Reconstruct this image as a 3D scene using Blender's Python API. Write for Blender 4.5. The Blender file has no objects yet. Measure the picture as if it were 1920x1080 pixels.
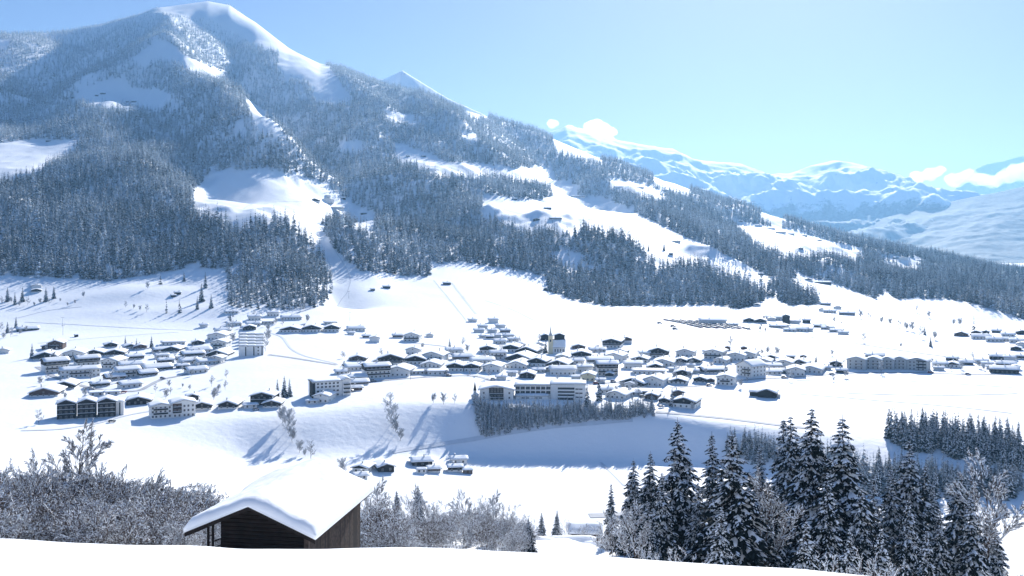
import bpy, math, random
import numpy as np
from mathutils import Vector, Matrix

# ------------------------------------------------------------------ camera, sky, sun, exposure
F = 1844.0            # focal length in photo pixels (photo 1920 x 1080)
HOR = 440.0           # horizon row
SC = bpy.context.scene
COL = SC.collection
cam_d = bpy.data.cameras.new('camera')
cam = bpy.data.objects.new('camera', cam_d)
COL.objects.link(cam)
cam_d.sensor_width = 36.0
cam_d.lens = 36.0 * F / 1920.0
cam_d.shift_y = -100.0 / 1920.0
cam_d.clip_start = 0.5
cam_d.clip_end = 60000
cam.location = (0, 0, 0)
cam.rotation_euler = (math.radians(90), 0, 0)
SC.camera = cam

SUN_EL, SUN_AZ = math.radians(27.0), math.radians(15.5)   # azimuth to the right of straight ahead
world = bpy.data.worlds.new("World")
SC.world = world
world.use_nodes = True
nt = world.node_tree
sky = nt.nodes.new('ShaderNodeTexSky')
sky.sky_type = 'NISHITA'
sky.sun_disc = False
sky.sun_elevation = SUN_EL
sky.sun_rotation = SUN_AZ
sky.altitude = 1000
sky.air_density = 1.0
sky.dust_density = 1.3
sky.ozone_density = 3.0
bg = nt.nodes['Background']
tint = nt.nodes.new('ShaderNodeVectorMath'); tint.operation = 'MULTIPLY'
tint.inputs[1].default_value = (0.67, 0.770, 1.04)
hsv = nt.nodes.new('ShaderNodeHueSaturation'); hsv.inputs['Saturation'].default_value = 1.4
gam = nt.nodes.new('ShaderNodeGamma'); gam.inputs['Gamma'].default_value = 0.54
nt.links.new(sky.outputs[0], gam.inputs['Color'])
nt.links.new(gam.outputs[0], hsv.inputs['Color'])
nt.links.new(hsv.outputs[0], tint.inputs[0])
nt.links.new(tint.outputs[0], bg.inputs[0])
bg.inputs[1].default_value = 0.117
sun_d = bpy.data.lights.new('sun', 'SUN')
sun_d.energy = 3.9
sun_d.angle = math.radians(0.5)
sun_d.color = (1.0, 0.97, 0.93)
sun = bpy.data.objects.new('sun', sun_d)
COL.objects.link(sun)
S = Vector((math.sin(SUN_AZ) * math.cos(SUN_EL), math.cos(SUN_AZ) * math.cos(SUN_EL), math.sin(SUN_EL)))
sun.rotation_euler = S.to_track_quat('Z', 'Y').to_euler()
SC.view_settings.view_transform = 'Standard'
SC.view_settings.look = 'None'
SC.view_settings.gamma = 1
SC.view_settings.exposure = 1.0
SC.render.engine = 'CYCLES'
SC.cycles.max_bounces = 6
SC.cycles.diffuse_bounces = 3
SC.cycles.transparent_max_bounces = 8
SC.cycles.volume_bounces = 1

R = np.random.default_rng(7)
random.seed(7)

# ------------------------------------------------------------------ materials
def new_mat(name):
    m = bpy.data.materials.new(name)
    m.use_nodes = True
    n = m.node_tree
    return m, n, n.nodes['Principled BSDF']

def mat(name, col, rough=0.8, var=0.0, scale=1.0, bump=0.0, bscale=3.0, spec=0.3, metal=0.0):
    m, n, p = new_mat(name)
    p.inputs['Base Color'].default_value = (*col, 1)
    p.inputs['Roughness'].default_value = rough
    p.inputs['Specular IOR Level'].default_value = spec
    p.inputs['Metallic'].default_value = metal
    tc = n.nodes.new('ShaderNodeTexCoord')
    if var:
        t = n.nodes.new('ShaderNodeTexNoise')
        t.inputs['Scale'].default_value = scale
        t.inputs['Detail'].default_value = 6
        n.links.new(tc.outputs['Object'], t.inputs['Vector'])
        r = n.nodes.new('ShaderNodeValToRGB')
        r.color_ramp.elements[0].position = 0.3
        r.color_ramp.elements[1].position = 0.7
        r.color_ramp.elements[0].color = (*[c * (1 - var) for c in col], 1)
        r.color_ramp.elements[1].color = (*[min(1, c * (1 + var)) for c in col], 1)
        n.links.new(t.outputs['Fac'], r.inputs['Fac'])
        n.links.new(r.outputs['Color'], p.inputs['Base Color'])
    if bump:
        t2 = n.nodes.new('ShaderNodeTexNoise')
        t2.inputs['Scale'].default_value = bscale
        t2.inputs['Detail'].default_value = 5
        n.links.new(tc.outputs['Object'], t2.inputs['Vector'])
        b = n.nodes.new('ShaderNodeBump')
        b.inputs['Strength'].default_value = 1.0
        b.inputs['Distance'].default_value = bump
        n.links.new(t2.outputs['Fac'], b.inputs['Height'])
        n.links.new(b.outputs['Normal'], p.inputs['Normal'])
    return m

SNOWC = (0.90, 0.915, 0.93)
M_GROUND = mat('snow_ground', SNOWC, 0.7, bump=0.35, bscale=0.22, spec=0.15)
M_SNOW = mat('snow', SNOWC, 0.7, bump=0.05, bscale=1.6, spec=0.15)
M_SNOWT = mat('snow_on_trees', (0.84, 0.88, 0.92), 0.8, spec=0.1)
M_WOOD = mat('dark_wood', (0.016, 0.011, 0.009), 0.85, var=0.4, scale=2)
M_BROWN = mat('brown_wood', (0.085, 0.045, 0.028), 0.8, var=0.3, scale=2)
M_PLASTER = mat('white_plaster', (0.78, 0.77, 0.74), 0.9, var=0.04, scale=0.6)
M_CREAM = mat('cream_plaster', (0.70, 0.62, 0.42), 0.9, var=0.06, scale=0.6)
M_GREY = mat('grey_plaster', (0.52, 0.52, 0.50), 0.9, var=0.06, scale=0.6)
M_GLASS = mat('window_glass', (0.015, 0.02, 0.028), 0.3, spec=0.25)
M_FRAME = mat('window_frame', (0.45, 0.42, 0.38), 0.6)
M_BARK = mat('bark', (0.055, 0.042, 0.035), 0.9, var=0.3, scale=3)
M_TWIG = mat('twig', (0.070, 0.046, 0.034), 0.9, var=0.4, scale=1)
M_ROAD = mat('road', (0.42, 0.43, 0.45), 0.8, var=0.15, scale=0.3)
M_TRACK = mat('ski_track', (0.66, 0.69, 0.73), 0.8, var=0.06, scale=0.3)
M_METAL = mat('metal', (0.25, 0.26, 0.27), 0.5, metal=0.6)

def conifer_mat(name, dark, frosted):
    m, n, p = new_mat(name)
    p.inputs['Roughness'].default_value = 0.9
    p.inputs['Specular IOR Level'].default_value = 0.1
    a = n.nodes.new('ShaderNodeAttribute')
    a.attribute_type = 'INSTANCER'
    a.attribute_name = 'frost'
    mx = n.nodes.new('ShaderNodeMix')
    mx.data_type = 'RGBA'
    n.links.new(a.outputs['Fac'], mx.inputs[0])
    mx.inputs[6].default_value = (*dark, 1)
    mx.inputs[7].default_value = (*frosted, 1)
    t = n.nodes.new('ShaderNodeTexNoise')
    t.inputs['Scale'].default_value = 0.9
    t.inputs['Detail'].default_value = 3
    tc = n.nodes.new('ShaderNodeTexCoord')
    n.links.new(tc.outputs['Object'], t.inputs['Vector'])
    r = n.nodes.new('ShaderNodeMapRange')
    r.inputs[1].default_value = 0.3
    r.inputs[2].default_value = 0.7
    r.inputs[3].default_value = 0.6
    r.inputs[4].default_value = 1.4
    n.links.new(t.outputs['Fac'], r.inputs[0])
    m2 = n.nodes.new('ShaderNodeVectorMath')
    m2.operation = 'SCALE'
    n.links.new(mx.outputs[2], m2.inputs[0])
    n.links.new(r.outputs[0], m2.inputs['Scale'])
    n.links.new(m2.outputs[0], p.inputs['Base Color'])
    return m
M_NEEDLE = conifer_mat('needles', (0.008, 0.013, 0.012), (0.66, 0.73, 0.78))
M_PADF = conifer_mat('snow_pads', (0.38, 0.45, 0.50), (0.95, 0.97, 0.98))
M_NEEDLF = conifer_mat('frosted_needles', (0.10, 0.12, 0.13), (0.66, 0.73, 0.78))

# ------------------------------------------------------------------ mesh helpers
def mesh_np(name, V, faces, mats, mi=None, smooth=False):
    """faces: list of arrays (n,k) or one array"""
    me = bpy.data.meshes.new(name)
    V = np.asarray(V, dtype=np.float32)
    if isinstance(faces, np.ndarray):
        faces = [faces]
    faces = [np.asarray(f, dtype=np.int32) for f in faces if len(f)]
    nl = sum(f.size for f in faces)
    npoly = sum(len(f) for f in faces)
    me.vertices.add(len(V))
    me.vertices.foreach_set('co', V.ravel())
    me.loops.add(nl)
    me.loops.foreach_set('vertex_index', np.concatenate([f.ravel() for f in faces]))
    me.polygons.add(npoly)
    tot = np.concatenate([np.full(len(f), f.shape[1], dtype=np.int32) for f in faces])
    st = np.concatenate([[0], np.cumsum(tot)[:-1]]).astype(np.int32)
    me.polygons.foreach_set('loop_start', st)
    me.polygons.foreach_set('loop_total', tot)
    for m in mats:
        me.materials.append(m)
    if mi is not None:
        me.polygons.foreach_set('material_index', np.asarray(mi, dtype=np.int32))
    me.polygons.foreach_set('use_smooth', np.full(npoly, bool(smooth)))
    me.update(calc_edges=True)
    return me

def add(name, me, parent=None, loc=(0, 0, 0), rz=0.0, sc=None):
    o = bpy.data.objects.new(name, me)
    COL.objects.link(o)
    o.location = loc
    o.rotation_euler = (0, 0, rz)
    if sc is not None:
        o.scale = sc if hasattr(sc, '__len__') else (sc, sc, sc)
    if parent is not None:
        o.parent = parent
    return o

def tag(o, label=None, cat=None, group=None, kind=None):
    if label: o['label'] = label
    if cat: o['category'] = cat
    if group: o['group'] = group
    if kind: o['kind'] = kind
    return o

class MB:
    """collects boxes, prisms and free faces"""
    def __init__(s):
        s.v = []; s.f = []; s.m = []
    def poly(s, pts, faces, mi=0):
        b = len(s.v)
        s.v += [tuple(p) for p in pts]
        for f in faces:
            s.f.append([b + i for i in f]); s.m.append(mi)
    def box(s, x0, x1, y0, y1, z0, z1, mi=0):
        s.poly([(x0, y0, z0), (x1, y0, z0), (x1, y1, z0), (x0, y1, z0), (x0, y0, z1), (x1, y0, z1), (x1, y1, z1), (x0, y1, z1)],
               [(0, 3, 2, 1), (4, 5, 6, 7), (0, 1, 5, 4), (1, 2, 6, 5), (2, 3, 7, 6), (3, 0, 4, 7)], mi)
    def prism(s, prof, y0, y1, mi=0):
        n = len(prof)
        pts = [(x, y0, z) for x, z in prof] + [(x, y1, z) for x, z in prof]
        fs = [tuple(range(n)), tuple(range(2 * n - 1, n - 1, -1))]
        fs += [(i, i + n, (i + 1) % n + n, (i + 1) % n) for i in range(n)]
        s.poly(pts, fs, mi)
    def tube(s, p0, p1, r0, r1, n=6, mi=0):
        p0 = Vector(p0); p1 = Vector(p1); d = (p1 - p0).normalized()
        a = d.orthogonal().normalized(); b = d.cross(a)
        pts = []
        for p, r in ((p0, r0), (p1, r1)):
            for k in range(n):
                t = 2 * math.pi * k / n
                pts.append(p + a * (r * math.cos(t)) + b * (r * math.sin(t)))
        fs = [(k, (k + 1) % n, (k + 1) % n + n, k + n) for k in range(n)] + [tuple(range(n))[::-1], tuple(range(n, 2 * n))]
        s.poly(pts, fs, mi)
    def mesh(s, name, mats, smooth=False):
        me = bpy.data.meshes.new(name)
        me.from_pydata(s.v, [], s.f)
        for m in mats: me.materials.append(m)
        me.polygons.foreach_set('material_index', s.m)
        me.polygons.foreach_set('use_smooth', [smooth] * len(s.f))
        me.update()
        return me

# ------------------------------------------------------------------ numpy noise
_perm = R.permutation(4096)
def _grad(ix, iy, seed):
    h = _perm[(ix + _perm[(iy + seed * 131) & 4095]) & 4095]
    a = h * (2 * math.pi / 4096)
    return np.cos(a), np.sin(a)
def perlin(x, y, seed=0):
    xi = np.floor(x).astype(int); yi = np.floor(y).astype(int)
    xf = x - xi; yf = y - yi
    u = xf ** 3 * (xf * (xf * 6 - 15) + 10); v = yf ** 3 * (yf * (yf * 6 - 15) + 10)
    def d(ox, oy):
        gx, gy = _grad(xi + ox, yi + oy, seed)
        return gx * (xf - ox) + gy * (yf - oy)
    a = d(0, 0) * (1 - u) + d(1, 0) * u
    b = d(0, 1) * (1 - u) + d(1, 1) * u
    return (a * (1 - v) + b * v) * 1.5
def fbm(x, y, o=5, seed=0, ridged=False):
    s = 0; a = 1; t = 0
    for i in range(o):
        n = perlin(x, y, seed + i)
        if ridged: n = 1 - 2 * np.abs(n)
        s = s + a * n; t += a; a *= 0.5; x = x * 2.03 + 7.1; y = y * 2.03 + 3.7
    return s / t

# ------------------------------------------------------------------ terrain: profiles (distance, row) per column
CP = [-300, 0, 150, 300, 390, 450, 600, 750, 900, 1050, 1200, 1350, 1500, 1650, 1800, 1920, 2300]
def row(**k): return k
CREST = dict(zip(CP, [1010, 1013, 1020, 1023, 1024, 1030, 1030, 1028, 1031, 1039, 1048, 1059, 1070, 1085, 1100, 1110, 1130]))
KN = {   # column: list of (D, y)
 -300: [(150,1040),(220,980),(300,930),(430,868),(470,850),(560,790),(980,630),(1250,530),(1700,375),(2800,225),(3600,100)],
 0:    [(150,1040),(220,980),(300,930),(430,868),(470,850),(565,790),(980,628),(1250,524),(1700,360),(2800,205),(3800,72)],
 150:  [(150,1038),(220,985),(300,935),(430,874),(475,855),(570,790),(980,626),(1250,524),(1700,370),(2800,190),(4000,56)],
 300:  [(150,1035),(220,985),(300,940),(430,885),(500,860),(577,787),(980,624),(1250,522),(1700,375),(2800,190),(4300,20)],
 390:  [(150,1034),(220,985),(300,950),(430,900),(520,864),(580,784),(980,622),(1180,545),(1700,380),(2800,200),(4450,16)],
 450:  [(150,1030),(220,985),(300,960),(430,915),(535,866),(585,780),(960,622),(1080,582),(1680,392),(2750,215),(4350,30)],
 600:  [(150,1042),(220,1006),(300,1000),(430,985),(540,862),(603,768),(960,622),(1090,582),(1650,425),(2600,262),(4100,124)],
 750:  [(150,1040),(220,998),(300,1028),(430,1005),(555,858),(622,750),(1050,610),(1400,525),(1750,428),(2650,290),(4000,190)],
 900:  [(150,1040),(220,1002),(300,1030),(430,1008),(572,862),(622,752),(1080,605),(1500,508),(1900,422),(2700,318),(4000,222)],
 1050: [(150,1046),(220,1018),(300,1030),(430,1008),(575,864),(622,758),(1080,605),(1450,545),(1850,440),(2650,355),(4000,277)],
 1200: [(150,1060),(220,1032),(300,1035),(430,1008),(570,868),(615,768),(1090,605),(1400,577),(1800,468),(2600,390),(4000,335)],
 1350: [(150,1080),(220,1055),(300,1080),(430,1002),(550,880),(592,788),(1100,603),(1380,577),(1800,500),(2550,435),(4000,385)],
 1500: [(150,1120),(220,1125),(300,1150),(430,1004),(512,905),(572,800),(1130,603),(1450,562),(1850,520),(2500,470),(3900,432)],
 1650: [(150,1150),(220,1150),(300,1170),(430,1003),(490,925),(562,812),(1150,603),(1600,562),(1950,530),(2600,496),(3800,466)],
 1800: [(150,1170),(220,1165),(300,1185),(430,1000),(480,935),(548,825),(1150,605),(1650,568),(2000,545),(2600,518),(3600,495)],
 1920: [(150,1180),(220,1170),(300,1190),(430,1000),(478,938),(540,835),(1120,608),(1400,597),(1900,570),(2500,542),(3400,518)],
 2300: [(150,1190),(220,1180),(300,1200),(430,1000),(478,938),(530,845),(1100,612),(1400,600),(1900,585),(2400,570),(3000,560)],
}
def pchip(x, y, xq):
    h = np.diff(x); d = np.diff(y) / h
    m = np.zeros_like(y)
    m[1:-1] = np.where(d[:-1] * d[1:] > 0, 2 * d[:-1] * d[1:] / (d[:-1] + d[1:] + 1e-12), 0)
    # blend toward Catmull for gentler shapes
    m[0] = d[0]; m[-1] = d[-1]
    i = np.clip(np.searchsorted(x, xq) - 1, 0, len(x) - 2)
    t = (xq - x[i]) / h[i]
    t = np.clip(t, -0.5, 1.5)
    return (y[i] * (2*t**3 - 3*t**2 + 1) + m[i] * h[i] * (t**3 - 2*t**2 + t) + y[i+1] * (-2*t**3 + 3*t**2) + m[i+1] * h[i] * (t**3 - t**2))

NB = 521
BPX = np.linspace(-300, 2300, NB)
def colinterp(vals):
    v = np.interp(BPX, CP, vals)
    k = np.hanning(25); k /= k.sum()
    vp = np.pad(v, 12, mode='edge')
    return np.convolve(vp, k, mode='valid')
nK = len(KN[0])
TD = np.stack([colinterp([KN[c][k][0] for c in CP]) for k in range(nK)], 1)
TZ = np.stack([colinterp([-(KN[c][k][1] - HOR) / F * KN[c][k][0] for c in CP]) for k in range(nK)], 1)
# the ridge line keeps its exact rows
ky = np.interp(BPX, [-300,-100,0,100,200,270,300,390,430,480,540,600,660,700,760,800,860,914,1000,1080,1150,1230,1330,1420,1540,1640,1750,1850,1920,2300],
               [105,85,72,65,53,36,25,15,22,52,98,130,146,160,192,200,214,226,247,282,312,342,372,404,434,460,480,500,515,560])
TZ[:, -1] = -(ky - HOR) / F * TD[:, -1]
crest = colinterp([CREST[c] for c in CP])
nd = np.array([3.0, 12.0, 22.0, 30.0, 36.0, 45.0, 57.0, 80.0, 110.0])
zc = -(crest - HOR) / F * 30.0
kz = np.interp(BPX, [1000, 1500], [1.0, 1.5])
ZN = np.stack([-1.7 + (zc + 1.7) * d / 30.0 for d in (3, 12, 22)] + [zc, zc - 2.6 * kz, zc - 5.6 * kz, zc - 9.4 * kz, zc - 17.0 * kz, zc - 26.5 * kz], 1)
PD = np.concatenate([np.repeat(nd[None], NB, 0), TD], 1)
PZ = np.concatenate([ZN, TZ], 1)
# beyond the ridge
PD = np.concatenate([PD, PD[:, -1:] + 500, PD[:, -1:] + 1600, np.full((NB, 1), 14500.0)], 1)
PZ = np.concatenate([PZ, PZ[:, -1:] - 160, np.full((NB, 1), -150.0), np.full((NB, 1), -160.0)], 1)

YR = np.concatenate([np.linspace(-60, 2, 20), np.geomspace(4, 100, 110), np.geomspace(101, 1000, 330)[1:], np.geomspace(1004, 5200, 420), np.geomspace(5300, 14400, 40)])
NS = 800
def halfw(Y): return 70 + 0.80 * np.maximum(Y, 0)
SGN = np.linspace(-1, 1, NS)
ZB = np.zeros((NB, len(YR)))
for b in range(NB):
    ZB[b] = np.where(YR < 3, -1.7 + (ZN[b, 0] + 1.7) * YR / 3.0, pchip(PD[b], PZ[b], YR))
ZB = np.minimum(ZB, 1500)
YY, SS = np.meshgrid(YR, SGN, indexing='ij')
XX = SS * halfw(YY)
PXG = 960 + F * XX / np.maximum(YY, 3.0)
fb = np.clip((PXG + 300) / 2600 * (NB - 1), 0, NB - 1.001)
i0 = fb.astype(int); ft = fb - i0
jj = np.arange(len(YR))[:, None]
ZZ = ZB[i0, jj] * (1 - ft) + ZB[i0 + 1, jj] * ft
def in_poly(x, y, poly):
    inside = np.zeros(np.shape(x), bool)
    n = len(poly)
    for i in range(n):
        x1, y1 = poly[i]; x2, y2 = poly[(i + 1) % n]
        c = ((y1 > y) != (y2 > y))
        xi = (x2 - x1) * (y - y1) / (y2 - y1 + 1e-9) + x1
        inside ^= c & (x < xi)
    return inside

CLEAR = [
 [(285, -20), (400, -20), (430, 14), (480, 40), (530, 80), (525, 92), (470, 74), (440, 58), (415, 44), (395, 30), (300, 15)],
 [(520, 70), (560, 85), (600, 112), (622, 132), (636, 150), (660, 190), (588, 184), (592, 165), (575, 142), (535, 142), (523, 125)],
 [(300, 74), (320, 80), (345, 103), (380, 120), (420, 138), (410, 143), (370, 132), (340, 118), (332, 108), (300, 107), (240, 112)],
 [(215, 147), (240, 155), (245, 167), (290, 168), (323, 178), (305, 195), (285, 203), (250, 197), (200, 190), (135, 187), (150, 170), (180, 155)],
 [(458, 183), (470, 190), (495, 208), (500, 222), (478, 224), (470, 205)], [(480, 224), (508, 223), (532, 247), (500, 242)],
 [(-60, 270), (60, 262), (150, 262), (130, 280), (90, 302), (60, 315), (-60, 345)],
 [(395, 320), (500, 318), (610, 343), (640, 368), (700, 403), (705, 422), (650, 402), (615, 398), (600, 407), (598, 425), (575, 430), (560, 412), (520, 397), (480, 402), (450, 417), (415, 398), (400, 396), (355, 375)],
 [(572, 426), (600, 420), (625, 468), (665, 503), (720, 540), (634, 560), (632, 530), (618, 490), (600, 460)],
 [(738, 265), (790, 283), (835, 303), (910, 308), (960, 316), (1035, 313), (1042, 337), (1010, 337), (960, 327), (850, 317), (830, 324), (780, 302), (745, 297)],
 [(905, 366), (960, 372), (1010, 375), (1040, 365), (1030, 340), (1060, 338), (1085, 350), (1080, 368), (1130, 370), (1160, 383), (1210, 408), (1290, 447), (1320, 458), (1420, 508), (1455, 527), (1440, 535), (1400, 513), (1370, 503), (1310, 478), (1260, 483), (1228, 492), (1222, 472), (1198, 447), (1190, 437), (1095, 412), (1085, 427), (1020, 417), (990, 422), (960, 412), (905, 397)],
 [(1365, 406), (1400, 418), (1480, 430), (1560, 453), (1625, 470), (1600, 480), (1540, 472), (1490, 478), (1440, 462), (1415, 452), (1395, 432)],
 [(1480, 498), (1510, 518), (1560, 530), (1645, 562), (1600, 580), (1545, 572), (1535, 547), (1500, 532)],
 [(1035, 250), (1065, 270), (1150, 300), (1120, 298), (1075, 284), (1045, 278)],
 [(630, 264), (680, 266), (680, 278), (640, 276)], [(718, 205), (798, 222), (770, 226), (730, 217)], [(865, 196), (916, 212), (916, 220), (880, 212)],
 [(1140, 333), (1200, 343), (1275, 370), (1230, 364), (1150, 348)], [(1225, 330), (1300, 352), (1290, 358), (1225, 338)],
 [(-60, 72), (18, 74), (12, 86), (-60, 90)],
 [(350, 455), (0, 0), (0, 0)], [(1640, 565), (1660, 540), (1680, 562)], [(860, 245), (900, 255), (890, 262), (865, 255)],
 [(1425, 395), (1475, 412), (1460, 420), (1430, 408)], [(1650, 478), (1730, 486), (1725, 495), (1655, 488)],
]
# relief on the mountain
D_H = np.interp(PXG, BPX, TD[:, 7]); D_K = np.interp(PXG, BPX, TD[:, 10])
w_m = np.clip((YY - D_H) / 450.0, 0, 1) * np.clip((D_K - YY) / 750.0, 0.0, 1) * (YY < D_K + 900)
rel = fbm(XX / 520 + 3.3, YY / 800 + 1.7, 5, 3, ridged=True) - 0.25
rel2 = fbm(XX / 140, YY / 170, 4, 11)
pyg0 = HOR - F * ZZ / np.maximum(YY, 3)
msk = np.zeros(ZZ.shape)
selm = (YY > 1000) & (YY < 5200) & (PXG > -150) & (PXG < 2050)
mm = np.zeros(int(selm.sum()), bool)
for poly in CLEAR: mm |= in_poly(PXG[selm], pyg0[selm], poly)
msk[selm] = mm
kb = np.hanning(19); kb /= kb.sum()
for ax in (0, 1): msk = np.apply_along_axis(lambda a: np.convolve(a, kb, mode='same'), ax, msk)
ZZ = ZZ + w_m * (rel * 62 + rel2 * 9) * (1 - 0.75 * msk)
# hand-placed gullies and spurs given by their course in the photograph's bearings
def course(pts, depth, wid):
    global ZZ
    P = np.array([[(p[0] - 960) / F * p[1], p[1]] for p in pts], dtype=float)
    dmin = np.full(XX.shape, 1e9)
    sel = (YY > P[:, 1].min() - 3 * wid) & (YY < P[:, 1].max() + 3 * wid)
    xs = XX[sel]; ys = YY[sel]; dm = np.full(xs.shape, 1e9)
    for a, b in zip(P[:-1], P[1:]):
        ab = b - a; t = np.clip(((xs - a[0]) * ab[0] + (ys - a[1]) * ab[1]) / (ab @ ab), 0, 1)
        dm = np.minimum(dm, np.hypot(xs - a[0] - t * ab[0], ys - a[1] - t * ab[1]))
    ZZ[sel] += -depth * 1.35 * np.exp(-(dm / (wid * 0.8)) ** 1.5)
course([(430, 3750), (445, 3400), (520, 3000), (580, 2700), (680, 2200), (760, 1900)], 75, 150)
course([(150, 3700), (70, 3100), (30, 2600)], 60, 160)
course([(322, 3250), (400, 2700), (470, 2300)], -60, 160)
course([(250, 3000), (330, 2500), (400, 1900)], 45, 120)
course([(980, 3600), (1080, 3000), (1180, 2600)], 50, 150)
course([(770, 3500), (900, 2900)], -40, 140)
course([(620, 1750), (590, 1400), (640, 1200)], 16, 45)
# small relief in the valley and the near slope
v_m = np.clip((YY - 60) / 100, 0, 1) * (1 - np.clip((YY - D_H) / 200, 0, 1))
ZZ = ZZ + v_m * (fbm(XX / 60, YY / 60, 4, 21) * 0.7)
near = np.clip((YY - 2) / 20, 0, 1) * np.clip((90 - YY) / 40, 0, 1)
ZZ = ZZ + near * fbm(XX / 9, YY / 9, 3, 31) * 0.16
mound = np.clip(1 - np.abs(YY - 185) / 55, 0, 1) * np.clip((PXG - 640) / 60, 0, 1) * np.clip((1160 - PXG) / 60, 0, 1)
ZZ = ZZ + mound * fbm(XX / 15, YY / 17, 4, 41) * 4.5
def bump(px, D, rx, ry, h):
    global ZZ
    x = (px - 960) / F * D
    ZZ += h * np.exp(-(((XX - x) / rx) ** 2 + ((YY - D) / ry) ** 2))
bump(1790, 1320, 75, 90, 17)
bump(1860, 1180, 60, 40, -5)
bump(250, 1170, 60, 50, 7)
bump(300, 1090, 90, 30, 3)

def hgt(x, y):
    """terrain height, bilinear on the ground sheet"""
    x = np.asarray(x, float); y = np.asarray(y, float)
    j = np.interp(y, YR, np.arange(len(YR)))
    j0 = np.clip(j.astype(int), 0, len(YR) - 2); tj = j - j0
    s = np.clip(x / halfw(y), -1, 1)
    i = (s + 1) / 2 * (NS - 1)
    i0 = np.clip(i.astype(int), 0, NS - 2); ti = i - i0
    return ((ZZ[j0, i0] * (1 - ti) + ZZ[j0, i0 + 1] * ti) * (1 - tj) + (ZZ[j0 + 1, i0] * (1 - ti) + ZZ[j0 + 1, i0 + 1] * ti) * tj)

def at(px, py, dmin=300.0, dmax=5000.0):
    """the point of the ground seen at a bearing and row, beyond dmin"""
    D = np.geomspace(dmin, dmax, 1500)
    x = (px - 960) / F * D
    z = hgt(x, D)
    pyg = HOR - F * z / D
    k = np.argmax(pyg <= py)
    if pyg[k] > py: k = int(np.argmin(pyg))
    return float(x[k]), float(D[k]), float(z[k])

nr = len(YR)
idx = (np.arange(nr - 1)[:, None] * NS + np.arange(NS - 1)[None]).ravel()
gf = np.stack([idx, idx + 1, idx + 1 + NS, idx + NS], 1)
V = np.stack([XX.ravel(), YY.ravel(), ZZ.ravel()], 1)
g = add('ground', mesh_np('ground', V, gf, [M_GROUND], smooth=True))
tag(g, 'snow covered valley floor, village terrace and mountain slopes', 'ground', kind='structure')

# ------------------------------------------------------------------ far ranges
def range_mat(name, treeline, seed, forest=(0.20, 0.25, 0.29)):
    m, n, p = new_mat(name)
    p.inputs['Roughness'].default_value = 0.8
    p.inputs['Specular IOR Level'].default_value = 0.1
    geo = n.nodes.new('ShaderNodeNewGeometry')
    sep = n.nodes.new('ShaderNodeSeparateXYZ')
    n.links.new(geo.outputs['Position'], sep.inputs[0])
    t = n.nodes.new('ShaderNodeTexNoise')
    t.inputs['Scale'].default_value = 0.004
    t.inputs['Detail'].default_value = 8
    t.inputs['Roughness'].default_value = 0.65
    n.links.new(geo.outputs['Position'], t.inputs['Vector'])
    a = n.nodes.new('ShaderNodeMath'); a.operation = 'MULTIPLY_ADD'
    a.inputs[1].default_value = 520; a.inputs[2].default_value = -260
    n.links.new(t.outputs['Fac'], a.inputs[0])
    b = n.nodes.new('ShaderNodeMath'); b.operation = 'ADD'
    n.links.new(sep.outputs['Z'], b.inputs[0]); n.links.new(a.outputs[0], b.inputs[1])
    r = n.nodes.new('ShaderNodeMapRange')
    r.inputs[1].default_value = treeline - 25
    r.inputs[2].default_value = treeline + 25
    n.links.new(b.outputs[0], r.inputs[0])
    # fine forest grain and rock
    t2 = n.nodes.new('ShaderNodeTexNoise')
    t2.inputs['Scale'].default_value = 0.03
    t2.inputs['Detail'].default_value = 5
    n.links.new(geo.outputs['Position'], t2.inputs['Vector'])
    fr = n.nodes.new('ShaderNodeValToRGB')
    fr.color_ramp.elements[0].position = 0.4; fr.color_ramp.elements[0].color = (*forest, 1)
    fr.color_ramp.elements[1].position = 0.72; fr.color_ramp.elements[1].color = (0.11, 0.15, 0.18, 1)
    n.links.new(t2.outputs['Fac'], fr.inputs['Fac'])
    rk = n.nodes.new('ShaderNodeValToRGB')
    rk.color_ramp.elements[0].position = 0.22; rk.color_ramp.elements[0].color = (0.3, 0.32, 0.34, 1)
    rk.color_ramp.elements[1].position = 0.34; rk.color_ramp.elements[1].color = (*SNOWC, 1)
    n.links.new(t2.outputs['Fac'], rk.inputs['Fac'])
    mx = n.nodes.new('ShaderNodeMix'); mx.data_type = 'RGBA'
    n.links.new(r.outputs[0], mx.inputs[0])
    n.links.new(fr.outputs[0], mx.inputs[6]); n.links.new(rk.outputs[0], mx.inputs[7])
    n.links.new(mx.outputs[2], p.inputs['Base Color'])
    return m

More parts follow.
